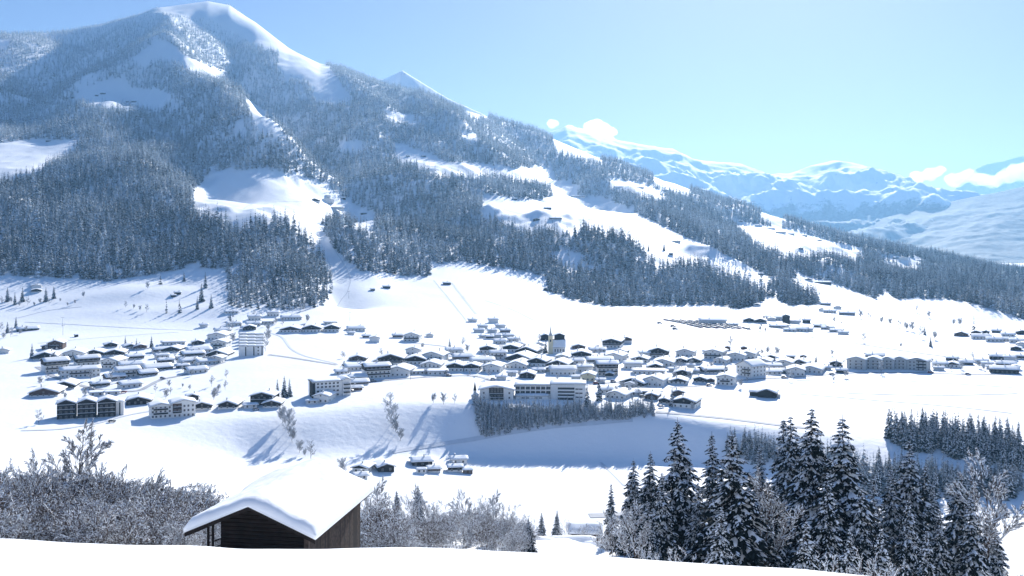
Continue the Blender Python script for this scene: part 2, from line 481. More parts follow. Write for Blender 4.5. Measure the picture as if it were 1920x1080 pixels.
def mountain_range(name, sky_pts, D, depth, zbase, m, seed, amp, label, scale=700):
    """a range whose crest follows sky_pts (bearing, row) at distance D(px); slopes down both ways over depth"""
    px = np.linspace(sky_pts[0][0], sky_pts[-1][0], 420)
    yy = np.interp(px, [p[0] for p in sky_pts], [p[1] for p in sky_pts])
    Dk = D if np.isscalar(D) else np.interp(px, D[0], D[1])
    zk = -(yy - HOR) / F * Dk
    t = np.linspace(-1, 0.7, 190)
    P, T = np.meshgrid(px, t, indexing='ij')
    Dg = (Dk[:, None] if not np.isscalar(Dk) else Dk) + T * depth
    X = (P - 960) / F * (Dk[:, None] if not np.isscalar(Dk) else Dk)
    prof = (1 - np.abs(T)) ** 1.15
    zz = zbase + (zk[:, None] - zbase) * prof
    n1 = fbm(X / scale, Dg / scale, 6, seed, ridged=True)
    n2 = fbm(X / (scale * .3), Dg / (scale * .3), 4, seed + 9, ridged=True)
    w = np.clip(np.abs(T) * 3.5, 0.03, 1) * np.clip((1 - np.abs(T)) * 4, 0, 1)
    zz = zz + w * amp * (n1 + 0.25 * n2 - 0.45) + (np.abs(T) < 0.06) * n2 * amp * 0.05
    nt_, n_ = P.shape[1], P.shape[0]
    Vv = np.stack([X.ravel(), Dg.ravel(), zz.ravel()], 1)
    ix = (np.arange(n_ - 1)[:, None] * nt_ + np.arange(nt_ - 1)[None]).ravel()
    ff = np.stack([ix, ix + nt_, ix + nt_ + 1, ix + 1], 1)
    o = add(name, mesh_np(name, Vv, ff, [m], smooth=True))
    tag(o, label, 'mountain', kind='structure')
    return o
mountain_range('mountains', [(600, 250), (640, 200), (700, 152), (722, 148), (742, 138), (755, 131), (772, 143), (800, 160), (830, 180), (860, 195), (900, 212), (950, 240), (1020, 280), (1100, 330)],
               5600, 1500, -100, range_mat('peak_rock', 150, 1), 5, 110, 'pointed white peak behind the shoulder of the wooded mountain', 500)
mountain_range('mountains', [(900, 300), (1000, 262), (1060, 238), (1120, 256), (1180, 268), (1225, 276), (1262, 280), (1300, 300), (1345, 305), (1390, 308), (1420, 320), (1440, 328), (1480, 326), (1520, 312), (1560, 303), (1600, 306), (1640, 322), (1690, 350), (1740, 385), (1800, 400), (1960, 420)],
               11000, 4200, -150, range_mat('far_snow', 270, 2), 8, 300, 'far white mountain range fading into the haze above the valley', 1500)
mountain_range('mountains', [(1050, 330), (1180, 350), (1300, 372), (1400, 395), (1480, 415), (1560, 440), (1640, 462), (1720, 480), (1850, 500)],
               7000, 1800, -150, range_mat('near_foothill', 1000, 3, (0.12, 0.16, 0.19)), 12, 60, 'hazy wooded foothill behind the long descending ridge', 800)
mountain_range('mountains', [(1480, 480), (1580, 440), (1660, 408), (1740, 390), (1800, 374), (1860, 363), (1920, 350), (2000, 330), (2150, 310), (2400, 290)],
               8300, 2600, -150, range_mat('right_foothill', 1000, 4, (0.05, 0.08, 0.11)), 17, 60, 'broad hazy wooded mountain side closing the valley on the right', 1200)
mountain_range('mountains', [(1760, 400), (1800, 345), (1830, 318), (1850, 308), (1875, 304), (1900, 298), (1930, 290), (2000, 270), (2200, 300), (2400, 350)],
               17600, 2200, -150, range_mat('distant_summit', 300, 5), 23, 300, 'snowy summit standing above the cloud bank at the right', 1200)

# ------------------------------------------------------------------ clouds beyond the haze
def cloud_mat():
    m = bpy.data.materials.new('cloud'); m.use_nodes = True
    n = m.node_tree; n.nodes.remove(n.nodes['Principled BSDF'])
    v = n.nodes.new('ShaderNodeVolumePrincipled')
    v.inputs['Color'].default_value = (0.97, 0.98, 1.0, 1)
    v.inputs['Density'].default_value = 0.006
    v.inputs['Anisotropy'].default_value = 0.65
    n.links.new(v.outputs[0], n.nodes['Material Output'].inputs['Volume'])
    return m
M_CLOUD = cloud_mat()
def ico_np(sub):
    import bmesh
    bm = bmesh.new(); bmesh.ops.create_icosphere(bm, subdivisions=sub, radius=1)
    v = np.array([x.co[:] for x in bm.verts]); f = np.array([[q.index for q in x.verts] for x in bm.faces])
    bm.free(); return v, f
ICO3 = ico_np(4)
def cloud(puffs, D, label):
    Vs = []; Fs = []; b = 0
    iv, fi = ICO3
    rr = np.random.default_rng(int(puffs[0][0]))
    allp = []
    for (px, py, r) in puffs:
        allp.append((px, py, r, 0))
        for k in range(7):
            a = rr.uniform(0, 2 * math.pi)
            allp.append((px + math.cos(a) * r * 0.9, py - abs(math.sin(a)) * r * 0.6 + r * .15, r * rr.uniform(0.3, 0.6), rr.uniform(-1, 1)))
    for (px, py, r, o) in allp:
        s = r / F * D
        c = np.array([(px - 960) / F * D, D + o * s, -(py - HOR) / F * D])
        q = iv * s * np.array([1.1, 1, 0.8])
        w = c + q
        n = fbm(w[:, 0] / (s * .9) + w[:, 1] / (s * 1.3), w[:, 2] / (s * .9) - w[:, 1] / (s * 1.7), 5, 3)
        w = w + iv * (n * s * 0.8)[:, None]
        Vs.append(w); Fs.append(fi + b); b += len(iv)
    o = add('cloud', mesh_np('cloud', np.concatenate(Vs), np.concatenate(Fs), [M_CLOUD], smooth=True))
    rm = o.modifiers.new('merge', 'REMESH'); rm.mode = 'VOXEL'; rm.voxel_size = 18; rm.use_smooth_shade = True
    tag(o, label, 'cloud', kind='structure')
cloud([(1036, 232, 9), (1068, 246, 12), (1090, 252, 14), (1118, 240, 18), (1140, 248, 14), (1120, 262, 22), (1150, 275, 16), (1165, 285, 14)], 16200, 'white cumulus cloud rising behind the wooded ridge')
cloud([(1722, 332, 14), (1745, 326, 14), (1765, 318, 9), (1790, 338, 16), (1815, 330, 15), (1840, 336, 15), (1865, 340, 14), (1890, 330, 16), (1915, 325, 20), (1945, 320, 24)], 15300, 'white cloud bank lying across the mountain at the right')

# ------------------------------------------------------------------ conifers
def conifer_mesh(name, h, r, nb, seed, snow=0.5, low=0.06, sides=5, size=1.0, nm=None):
    """trunk, and one kite-shaped drooping bough per entry; snow pads lie on part of the boughs"""
    rg = np.random.default_rng(seed)
    t = low + (1 - low) * (rg.random(nb) ** 1.35)
    t[: nb // 12] = rg.uniform(0.86, 0.99, nb // 12)
    th = rg.uniform(0, 2 * math.pi, nb)
    L = r * (1 - t) ** 0.80 * rg.uniform(0.62, 1.15, nb) + 0.02 * h * 0.5
    dr = rg.uniform(0.25, 0.65, nb)
    u = np.stack([np.cos(th), np.sin(th), np.zeros(nb)], 1)
    w = np.stack([-np.sin(th), np.cos(th), np.zeros(nb)], 1)
    z = t * h
    def kite(k, up, wd, inner):
        root = u * (L * inner)[:, None]; root[:, 2] = z + up + L * 0.05
        mid = u * (L * 0.62)[:, None]; 
        ml = mid + w * (L * wd)[:, None]; mr = mid - w * (L * wd)[:, None]
        ml[:, 2] = z + up - L * dr * 0.55 - L * 0.10; mr[:, 2] = z + up - L * dr * 0.55 - L * 0.10
        tip = u * (L * k)[:, None]; tip[:, 2] = z + up - L * dr
        mc = u * (L * 0.6)[:, None]; mc[:, 2] = z + up - L * dr * 0.42 + L * 0.04
        return np.stack([root, ml, tip, mr, mc], 1).reshape(-1, 3)
    V = [kite(1.0, 0.0, 0.30 * size, 0.05)]
    base = np.arange(nb)[:, None] * 5
    q = np.concatenate([base + [0, 1, 4], base + [1, 2, 4], base + [2, 3, 4], base + [3, 0, 4]], 0)
    Fq = [q]; mi = [np.zeros(len(q))]
    sel = rg.random(nb) < snow
    ks = kite(0.93, 0.035 * r, 0.21 * size, 0.25).reshape(nb, 5, 3)[sel].reshape(-1, 3)
    ns = int(sel.sum()); b2 = np.arange(ns)[:, None] * 5 + nb * 5
    q2 = np.concatenate([b2 + [0, 1, 4], b2 + [1, 2, 4], b2 + [2, 3, 4], b2 + [3, 0, 4]], 0)
    V.append(ks); Fq.append(q2); mi.append(np.ones(len(q2)))
    nv = nb * 5 + ns * 5
    a = np.arange(sides) * 2 * math.pi / sides
    rb = 0.012 * h
    V.append(np.stack([rb * np.cos(a), rb * np.sin(a), np.full(sides, -0.6)], 1)); V.append(np.array([[0, 0, h]]))
    q3 = np.stack([nv + np.arange(sides), nv + (np.arange(sides) + 1) % sides, np.full(sides, nv + sides)], 1)
    Fq.append(q3); mi.append(np.full(len(q3), 2))
    # light normals spread: smooth off keeps the boughs crisp
    return mesh_np(name, np.concatenate(V), np.concatenate(Fq), [nm or M_NEEDLE, M_PADF if nb < 50 else M_SNOWT, M_BARK], np.concatenate(mi))

FAR = [conifer_mesh('spruce_tree', 20, rr_, 34, 100 + i, sn, size=1.9) for i, (rr_, sn) in enumerate([(3.9, 0.55), (3.4, 0.65), (4.4, 0.6), (3.7, 0.42)])]
MID = [conifer_mesh('spruce_tree', 20, rr_, 260, 120 + i, sn, size=0.8) for i, (rr_, sn) in enumerate([(3.9, 0.65), (3.5, 0.75), (4.4, 0.65)])]
THIN = [conifer_mesh('spruce_tree', 10, rr_, 150, 140 + i, sn, size=0.9, nm=M_NEEDLF) for i, (rr_, sn) in enumerate([(1.5, 0.8), (1.3, 0.9), (1.7, 0.8)])]

FOOT = [(-500, 520), (0, 516), (80, 520), (160, 525), (200, 528), (260, 520), (330, 506), (424, 505), (427, 577), (540, 583), (600, 576), (632, 545), (634, 520), (660, 512), (700, 512), (760, 518), (806, 518), (810, 496), (860, 492), (920, 500), (980, 510), (1025, 520), (1030, 545), (1080, 565), (1150, 575), (1240, 572), (1350, 572), (1385, 580), (1420, 572), (1440, 553), (1480, 572), (1535, 571), (1560, 540), (1650, 562), (1720, 560), (1780, 562), (1850, 578), (1920, 598), (2400, 602)]
def forest_pts():
    P = []
    for (d0, d1, sp) in ((1040, 1500, 7.6), (1500, 2200, 8.4), (2200, 3200, 9.6), (3200, 5100, 11.5)):
        xw = 0.62 * d1
        xs = np.arange(-xw, xw, sp); ys = np.arange(d0, d1, sp)
        X, Y = np.meshgrid(xs, ys)
        X = X.ravel() + R.uniform(-.5, .5, X.size) * sp * 1.1; Y = Y.ravel() + R.uniform(-.5, .5, Y.size) * sp * 1.1
        k = np.abs(X) < 0.60 * Y
        P.append(np.stack([X[k], Y[k]], 1))
    P = np.concatenate(P)
    x, y = P[:, 0], P[:, 1]
    z = hgt(x, y)
    px = 960 + F * x / y; py = HOR - F * z / y
    wob = fbm(x / 60, y / 60, 3, 77) * 5
    keep = py + wob * 0.5 < np.interp(px, [p[0] for p in FOOT], [p[1] for p in FOOT])
    dk = np.interp(px, BPX, TD[:, 10])
    keep &= y < dk + 160
    for poly in CLEAR:
        keep &= ~in_poly(px + wob * .6, py + wob * .4, poly)
        keep &= ~in_poly(px + wob * .6, py + wob * .4 - 19 * F / y * 0.8, poly)
    # sparse glades and thinner forest near the top
    gl = fbm(x / 170 + 5, y / 240, 4, 55)
    keep &= ~((gl > 0.46) & (R.random(len(x)) < 0.8))
    g2 = fbm(x / 38 + 9, y / 55, 3, 57)
    keep &= ~((g2 > 0.30) & (R.random(len(x)) < 0.75))
    topn = (y > dk - 500) & (px > 250) & (px < 560)
    keep &= ~(topn & (R.random(len(x)) < 0.35))
    x, y, z, px, py = x[keep], y[keep], z[keep], px[keep], py[keep]
    # drop what lies in dead ground
    D = np.geomspace(700, 5200, 420)
    bx = np.arange(-320, 2320, 4)
    xg = (bx[:, None] - 960) / F * D[None]
    pyg = HOR - F * hgt(xg, np.broadcast_to(D, xg.shape)) / D[None]
    mn = np.minimum.accumulate(pyg, 1)
    bi = np.clip(((px + 320) / 4).astype(int), 0, len(bx) - 1)
    di = np.clip(np.searchsorted(D, y * 0.985) - 1, 0, len(D) - 1)
    vis = py - 24 * F / y < mn[bi, di] + 1
    return x[vis], y[vis], z[vis], px[vis], py[vis]
fx, fy, fz, fpx, fpy = forest_pts()
nF = len(fx)
print('forest trees', nF)
hs = R.uniform(0.55, 1.0, nF) ** 0.8 * R.choice([1.0, 1.0, 1.0, 1.28], nF) * 1.18 * (1 - 0.35 * np.clip((fz - 450) / 500, 0, 1)) * (1.12 + 0.10 * fbm(fx / 90, fy / 90, 3, 61))
hs *= 1 - 0.4 * np.clip((fz - 720) / 120, 0, 1)
hs[(fpx > 640) & (fpx < 800) & (fpy > 440) & (fpy < 520)] *= 0.85
hs[(fpx > 425) & (fpx < 640) & (fpy > 522)] *= 0.72
fr = np.clip(0.26 + (fz + 60) / 480.0 * 0.75 + 0.10 * np.clip((fpx - 600) / 600, 0, 1) + fbm(fx / 150, fy / 210, 4, 91) * 0.55 + R.normal(0, 0.30, nF), 0.0, 0.95)
# the hindmost trees of the plantation below the hotel and of the right bank wood belong to the mass
def filler(poly, n, s0, s1, f0, seed):
    global fx, fy, fz, hs, fr, nF
    rg = np.random.default_rng(seed); out = []
    xs = [p[0] for p in poly]; ys = [p[1] for p in poly]
    while len(out) < n:
        a_, b_ = rg.uniform(min(xs), max(xs)), rg.uniform(min(ys), max(ys))
        if bool(in_poly(np.array(a_), np.array(b_), poly)): out.append(at(a_, b_, 380))
    o_ = np.array(out)
    fx = np.append(fx, o_[:, 0]); fy = np.append(fy, o_[:, 1]); fz = np.append(fz, o_[:, 2])
    hs = np.append(hs, rg.uniform(s0, s1, n)); fr = np.append(fr, rg.uniform(f0, f0 + .3, n)); nF += n
filler([(888, 758), (960, 764), (1040, 766), (1100, 762), (1228, 766), (1226, 780), (1120, 790), (1050, 796), (960, 808), (900, 815)], 420, .30, .46, .4, 5)
filler([(1668, 806), (1740, 804), (1820, 814), (1925, 838), (1925, 880), (1840, 860), (1740, 845), (1675, 830)], 110, .55, .8, .0, 6)
filler([(1362, 826), (1480, 832), (1600, 852), (1625, 905), (1500, 890), (1370, 868)], 170, .42, .62, .3, 7)
filler([(1600, 880), (1720, 885), (1925, 905), (1925, 934), (1760, 934), (1610, 932)], 130, .5, .75, .25, 8)
pm = bpy.data.meshes.new('forest')
pm.vertices.add(nF)
pm.vertices.foreach_set('co', np.stack([fx, fy, fz - 0.3], 1).astype(np.float32).ravel())
for nm, arr in (('size', hs), ('frost', fr)):
    a_ = pm.attributes.new(nm, 'FLOAT', 'POINT'); a_.data.foreach_set('value', arr.astype(np.float32))
a_ = pm.attributes.new('pick', 'INT', 'POINT'); a_.data.foreach_set('value', R.integers(0, 4, nF).astype(np.int32))
a_ = pm.attributes.new('turn', 'FLOAT', 'POINT'); a_.data.foreach_set('value', R.uniform(0, 6.28, nF).astype(np.float32))
forest = add('forest', pm)
tag(forest, 'dense snow dusted spruce forest covering the mountain slopes above the village', 'forest', kind='stuff')

# four standing spruces at the foot of the forest, used again for the trees of the mass
def single_spruce(px, py, me, hgt_m, label, group=None, dmin=300, rz=None):
    x, y, z = at(px, py, dmin)
    o = add('spruce_tree', me, None, (x, y, z - 0.2), R.uniform(0, 6.28) if rz is None else rz, hgt_m / (20 if me not in THIN else 10))
    tag(o, label, 'tree', group)
    return o
protos = []
for (px, py, h_, lab) in ((337, 588, 17, 'dark broad spruce standing beside its paler twin below the small black hut'),
                          (312, 587, 16, 'pale frosted spruce left of its dark twin, below the small black hut'),
                          (301, 533, 15, 'lone slim spruce in the shaded field below the big dark forest'),
                          (1826, 625, 19, 'round dark tree standing alone behind the far right hamlet')):
    protos.append(single_spruce(px, py, FAR[len(protos)], h_, lab))
ng = bpy.data.node_groups.new('forest', 'GeometryNodeTree')
ng.interface.new_socket('Geometry', in_out='INPUT', socket_type='NodeSocketGeometry')
ng.interface.new_socket('Geometry', in_out='OUTPUT', socket_type='NodeSocketGeometry')
gi = ng.nodes.new('NodeGroupInput'); go = ng.nodes.new('NodeGroupOutput')
iop = ng.nodes.new('GeometryNodeInstanceOnPoints')
jn = ng.nodes.new('GeometryNodeJoinGeometry')
for o in reversed(protos):
    oi = ng.nodes.new('GeometryNodeObjectInfo')
    oi.transform_space = 'ORIGINAL'
    oi.inputs['Object'].default_value = o
    oi.inputs['As Instance'].default_value = True
    ng.links.new(oi.outputs['Geometry'], jn.inputs[0])
def named(nm, ty):
    a = ng.nodes.new('GeometryNodeInputNamedAttribute'); a.data_type = ty
    a.inputs['Name'].default_value = nm
    return a.outputs[0]
ng.links.new(gi.outputs[0], iop.inputs['Points'])
ng.links.new(jn.outputs[0], iop.inputs['Instance'])
iop.inputs['Pick Instance'].default_value = True
ng.links.new(named('pick', 'INT'), iop.inputs['Instance Index'])
cmb = ng.nodes.new('ShaderNodeCombineXYZ')
ng.links.new(named('turn', 'FLOAT'), cmb.inputs[2])
e2r = ng.nodes.new('FunctionNodeEulerToRotation')
ng.links.new(cmb.outputs[0], e2r.inputs[0]); ng.links.new(e2r.outputs[0], iop.inputs['Rotation'])
ng.links.new(named('size', 'FLOAT'), iop.inputs['Scale'])
ng.links.new(iop.outputs[0], go.inputs[0])
md = forest.modifiers.new('forest', 'NODES'); md.node_group = ng

# single conifers near the forest foot, in the fields and the village
for (px, py, h_, lab) in [
 (86, 566, 17, 'snowy spruce right of the farm at the left edge of the upper field'), (101, 560, 15, 'slim spruce rightmost of those by the upper left farm'),
 (42, 566, 18, 'spruce left of the upper left farm, narrow and dark'), (14, 566, 17, 'leftmost spruce in the upper field beside the farm'), (28, 572, 15, 'frosted spruce between two darker ones left of the upper farm'),
 (345, 528, 13, 'small spruce at the forest edge right of the lone slim one'), (378, 566, 22, 'tall spruce left of the low wood, foremost of its row'),
 (385, 540, 20, 'tall spruce rising above the left end of the low wood'), (396, 578, 16, 'young spruce at the foot of the low wood'), (370, 580, 15, 'frosted spruce at the bottom left corner of the low wood'),
 (30, 615, 12, 'dark spruce in front of the long low shed at the left edge'), (14, 625, 12, 'bushy frosted spruce at the left edge of the picture beside the shed'),
 (60, 672, 13, 'frosted spruce at the left end of the left village'), (235, 652, 11, 'pointed spruce behind the left village, leftmost of its three'), (256, 655, 10, 'spruce behind the left village beside a brown house'), (284, 652, 11, 'spruce behind the left village, rightmost of its three'), (432, 605, 10, 'small spruce among the upper houses near the row houses'),
 (520, 742, 11, 'left one of three spruces behind the terrace edge chalets'), (533, 745, 14, 'tallest of three spruces behind the terrace edge chalets'), (543, 744, 12, 'right one of three spruces behind the terrace edge chalets'),
 (1023, 662, 13, 'dark spruce standing against the church tower'), (843, 655, 10, 'spruce behind the long low roof left of the church'),
 (1123, 752, 17, 'dark spruce right of the long hotel, taller of the pair'), (1101, 762, 15, 'spruce directly at the right corner of the long hotel'), (1065, 748, 9, 'small frosted spruce in front of the right hotel wing'),
 (1260, 762, 12, 'dark spruce left of the big brown gabled house at the village edge'), (1222, 757, 8, 'small spruce in front of the brown shed at the village edge'),
 (1530, 683, 9, 'small spruce behind the houses right of the big white block'), (1745, 650, 10, 'spruce in the open field before the far right hamlet'),
 (1734, 628, 10, 'frosted spruce in the row of trees across the right field'), (1500, 604, 8, 'dark spruce among the upper right houses'),
 (1245, 470, 17, 'lone spruce casting a long shadow on the bright ski slope'), (1216, 470, 14, 'spruce at the left rim of the bright ski slope'), (357, 372, 14, 'lone spruce at the left tip of the central meadow')]:
    single_spruce(px, py, MID[int(px) % 3], h_, lab)

# ---- woods counted tree by tree
def wood(poly, spacing, hlo, hhi, protos_, label, group, seed, maxn):
    rg = np.random.default_rng(seed)
    xs = [p[0] for p in poly]; ys = [p[1] for p in poly]
    pts = []
    for _ in range(9000):
        px = rg.uniform(min(xs), max(xs)); py = rg.uniform(min(ys), max(ys))
        if not bool(in_poly(np.array(px), np.array(py), poly)): continue
        x, y, z = at(px, py, 380)
        if all((x - a) ** 2 + (y - b) ** 2 > spacing ** 2 for a, b, _ in pts):
            pts.append((x, y, z))
        if len(pts) >= maxn: break
    for (x, y, z) in pts:
        me = protos_[rg.integers(len(protos_))]
        h_ = rg.uniform(hlo, hhi)
        o = add('spruce_tree', me, None, (x, y, z - 0.2), rg.uniform(0, 6.28), h_ / (10 if me in THIN else 20))
        tag(o, label, 'tree', group)
    print(group, len(pts))
wood([(888, 762), (960, 768), (1040, 772), (1100, 770), (1228, 772), (1226, 783), (1120, 792), (1050, 798), (960, 812), (905, 823)], 1.9, 7.0, 10.5, THIN,
     'slender snowy spruce in the dense plantation on the bank below the long hotel', 'spruces of the plantation below the long hotel', 11, 170)
wood([(1665, 818), (1740, 816), (1820, 826), (1925, 850), (1925, 890), (1840, 868), (1740, 852), (1672, 838)], 3.3, 13, 18, MID,
     'tall snowy spruce in the dark wood on the bank at the right edge', 'spruces of the dark wood on the right bank', 12, 72)
wood([(1612, 895), (1690, 890), (1715, 905), (1780, 900), (1910, 915), (1905, 938), (1760, 935), (1620, 930)], 4.5, 10, 17, MID,
     'frosted spruce on the shaded slope below the dark wood at the right', 'spruces on the shaded slope below the right wood', 13, 42)
wood([(1360, 838), (1440, 835), (1450, 862), (1365, 865)], 3.2, 8, 12, MID,
     'small frosted spruce in the clump behind the tall foreground spruces', 'spruces in the clump behind the foreground trees', 14, 18)

# ---- foreground spruces, with trunk and crown as parts
def big_spruce(name, h, r, seed, snow=0.75):
    rg = np.random.default_rng(seed)
    V = []; Fc = []; mi = []
    def quadstrip(c, wv, wid, m, lift):
        b = len(V); n = len(c)
        for k in range(n):
            V.append(c[k] + wv * wid[k] - Vector((0, 0, wid[k] * 0.7)) + Vector((0, 0, lift)))
            V.append(c[k] + Vector((0, 0, lift + wid[k] * 0.35)))
            V.append(c[k] - wv * wid[k] - Vector((0, 0, wid[k] * 0.7)) + Vector((0, 0, lift)))
        for k in range(n - 1):
            i = b + 3 * k
            Fc.append((i, i + 3, i + 4, i + 1)); mi.append(m)
            Fc.append((i + 1, i + 4, i + 5, i + 2)); mi.append(m)
    z = 0.07 * h
    while z < h * 0.985:
        t = z / h
        nbr = 7 if t < 0.8 else 5
        a0 = rg.uniform(0, 6.28)
        for k in range(nbr):
            a = a0 + k * 2 * math.pi / nbr + rg.uniform(-.3, .3)
            L = (r * (1 - t) ** 0.84 + 0.12) * rg.uniform(0.62, 1.15)
            if rg.random() < 0.10: L *= 0.55
            zb = min(z + rg.uniform(-.030, .030) * h * (1 - t * .55), h * .97)
            d = Vector((math.cos(a), math.sin(a), 0)); wv = Vector((-math.sin(a), math.cos(a), 0))
            droop = rg.uniform(0.40, 0.85) * (0.5 + 0.8 * (1 - t))
            nseg = 6
            c = []
            for s in range(nseg + 1):
                q = s / nseg
                c.append(Vector((0, 0, zb)) + d * (L * q) + wv * (math.sin(q * 3 + a) * 0.06 * L) + Vector((0, 0, L * (0.12 * q - droop * q * q + 0.16 * max(0, q - .7)))))
            wd = [L * 0.05 + 0.03] + [L * 0.17 * (1 - abs(s / nseg - .5)) + 0.05 for s in range(1, nseg)] + [0.03]
            quadstrip(c, wv, [w * 0.55 for w in wd], 0, 0)
            # side twigs, hanging
            nt_ = int(5 + L * 2.6)
            for q_ in range(nt_):
                q = 0.18 + 0.8 * q_ / nt_
                f = q * nseg; i = min(int(f), nseg - 1); p = c[i].lerp(c[i + 1], f - i)
                for sd in (-1, 1):
                    tl = L * 0.40 * (1 - 0.55 * q) * rg.uniform(0.6, 1.2) + 0.12
                    dirv = (d * 0.75 + wv * sd * 0.8 + Vector((0, 0, -rg.uniform(0.35, 1.0)))).normalized()
                    tip = p + dirv * tl
                    sdv = dirv.cross(Vector((0, 0, 1))).normalized() * (tl * 0.23)
                    m_ = p.lerp(tip, 0.5)
                    b = len(V)
                    V.extend([p, m_ + sdv - Vector((0, 0, .03)), tip, m_ - sdv - Vector((0, 0, .03)), m_ + Vector((0, 0, tl * 0.06))])
                    Fc.extend([(b, b + 1, b + 4), (b + 1, b + 2, b + 4), (b + 2, b + 3, b + 4), (b + 3, b, b + 4)]); mi.extend([0] * 4)
                    if rg.random() < 0.30:
                        b = len(V); up = Vector((0, 0, 0.05)); p2 = p.lerp(tip, 0.15); t2 = p.lerp(tip, 0.85)
                        V.extend([p2 + up, m_ + sdv * .8 + up * .6, t2 + up * .8, m_ - sdv * .8 + up * .6, m_ + Vector((0, 0, tl * 0.08)) + up])
                        Fc.extend([(b, b + 1, b + 4), (b + 1, b + 2, b + 4), (b + 2, b + 3, b + 4), (b + 3, b, b + 4)]); mi.extend([1] * 4)
            # snow pads along the bough, in broken stretches
            if rg.random() < snow:
                s0 = rg.uniform(0.05, 0.5); s1 = min(0.98, s0 + rg.uniform(0.3, 0.6))
                cc = []; ww = []
                for s in range(6):
                    q = s0 + (s1 - s0) * s / 5; f = q * nseg; i = min(int(f), nseg - 1)
                    cc.append(c[i].lerp(c[i + 1], f - i)); ww.append((0.03 if s in (0, 5) else (0.08 + L * 0.105) * rg.uniform(0.5, 1.4)))
                quadstrip(cc, wv, ww, 1, 0.06)
        z += h * rg.uniform(0.019, 0.030) * (1.25 - 0.65 * t)
    Vn = np.array([v[:] for v in V]); tri = [f for f in Fc if len(f) == 3]; quad = [f for f in Fc if len(f) == 4]
    mit = [m for f, m in zip(Fc, mi) if len(f) == 3]; miq = [m for f, m in zip(Fc, mi) if len(f) == 4]
    crown = mesh_np(name, Vn, [np.array(tri), np.array(quad)], [M_NEEDLE, M_SNOWT], mit + miq)
    tb = MB(); tb.tube((0, 0, -1), (0, 0, h * 0.6), 0.014 * h, 0.007 * h, 8); tb.tube((0, 0, h * 0.6), (0, 0, h), 0.007 * h, 0.02, 6)
    return crown, tb.mesh('trunk', [M_BARK])
BIG = [big_spruce('crown', 25, rr_, 200 + i, sn) for i, (rr_, sn) in enumerate([(7.2, 0.92), (6.8, 1.0), (6.8, 0.85), (5.0, 0.92)])]
def foreground_spruce(px, tip, D, v, wide, label):
    x = (px - 960) / F * D
    z = float(hgt(x, D)); ztip = -(tip - HOR) / F * D
    h_ = ztip - z
    e = bpy.data.objects.new('spruce_tree', None); COL.objects.link(e)
    e.location = (x, D, z); e.rotation_euler = (R.uniform(-.02, .02), R.uniform(-.02, .02), R.uniform(0, 6.28))
    s = h_ / 25; e.scale = (s * wide, s * wide, s)
    cr, tk = BIG[v]
    add('crown', cr, e); add('trunk', tk, e)
    tag(e, label, 'tree', 'tall snowy spruces in the right foreground')
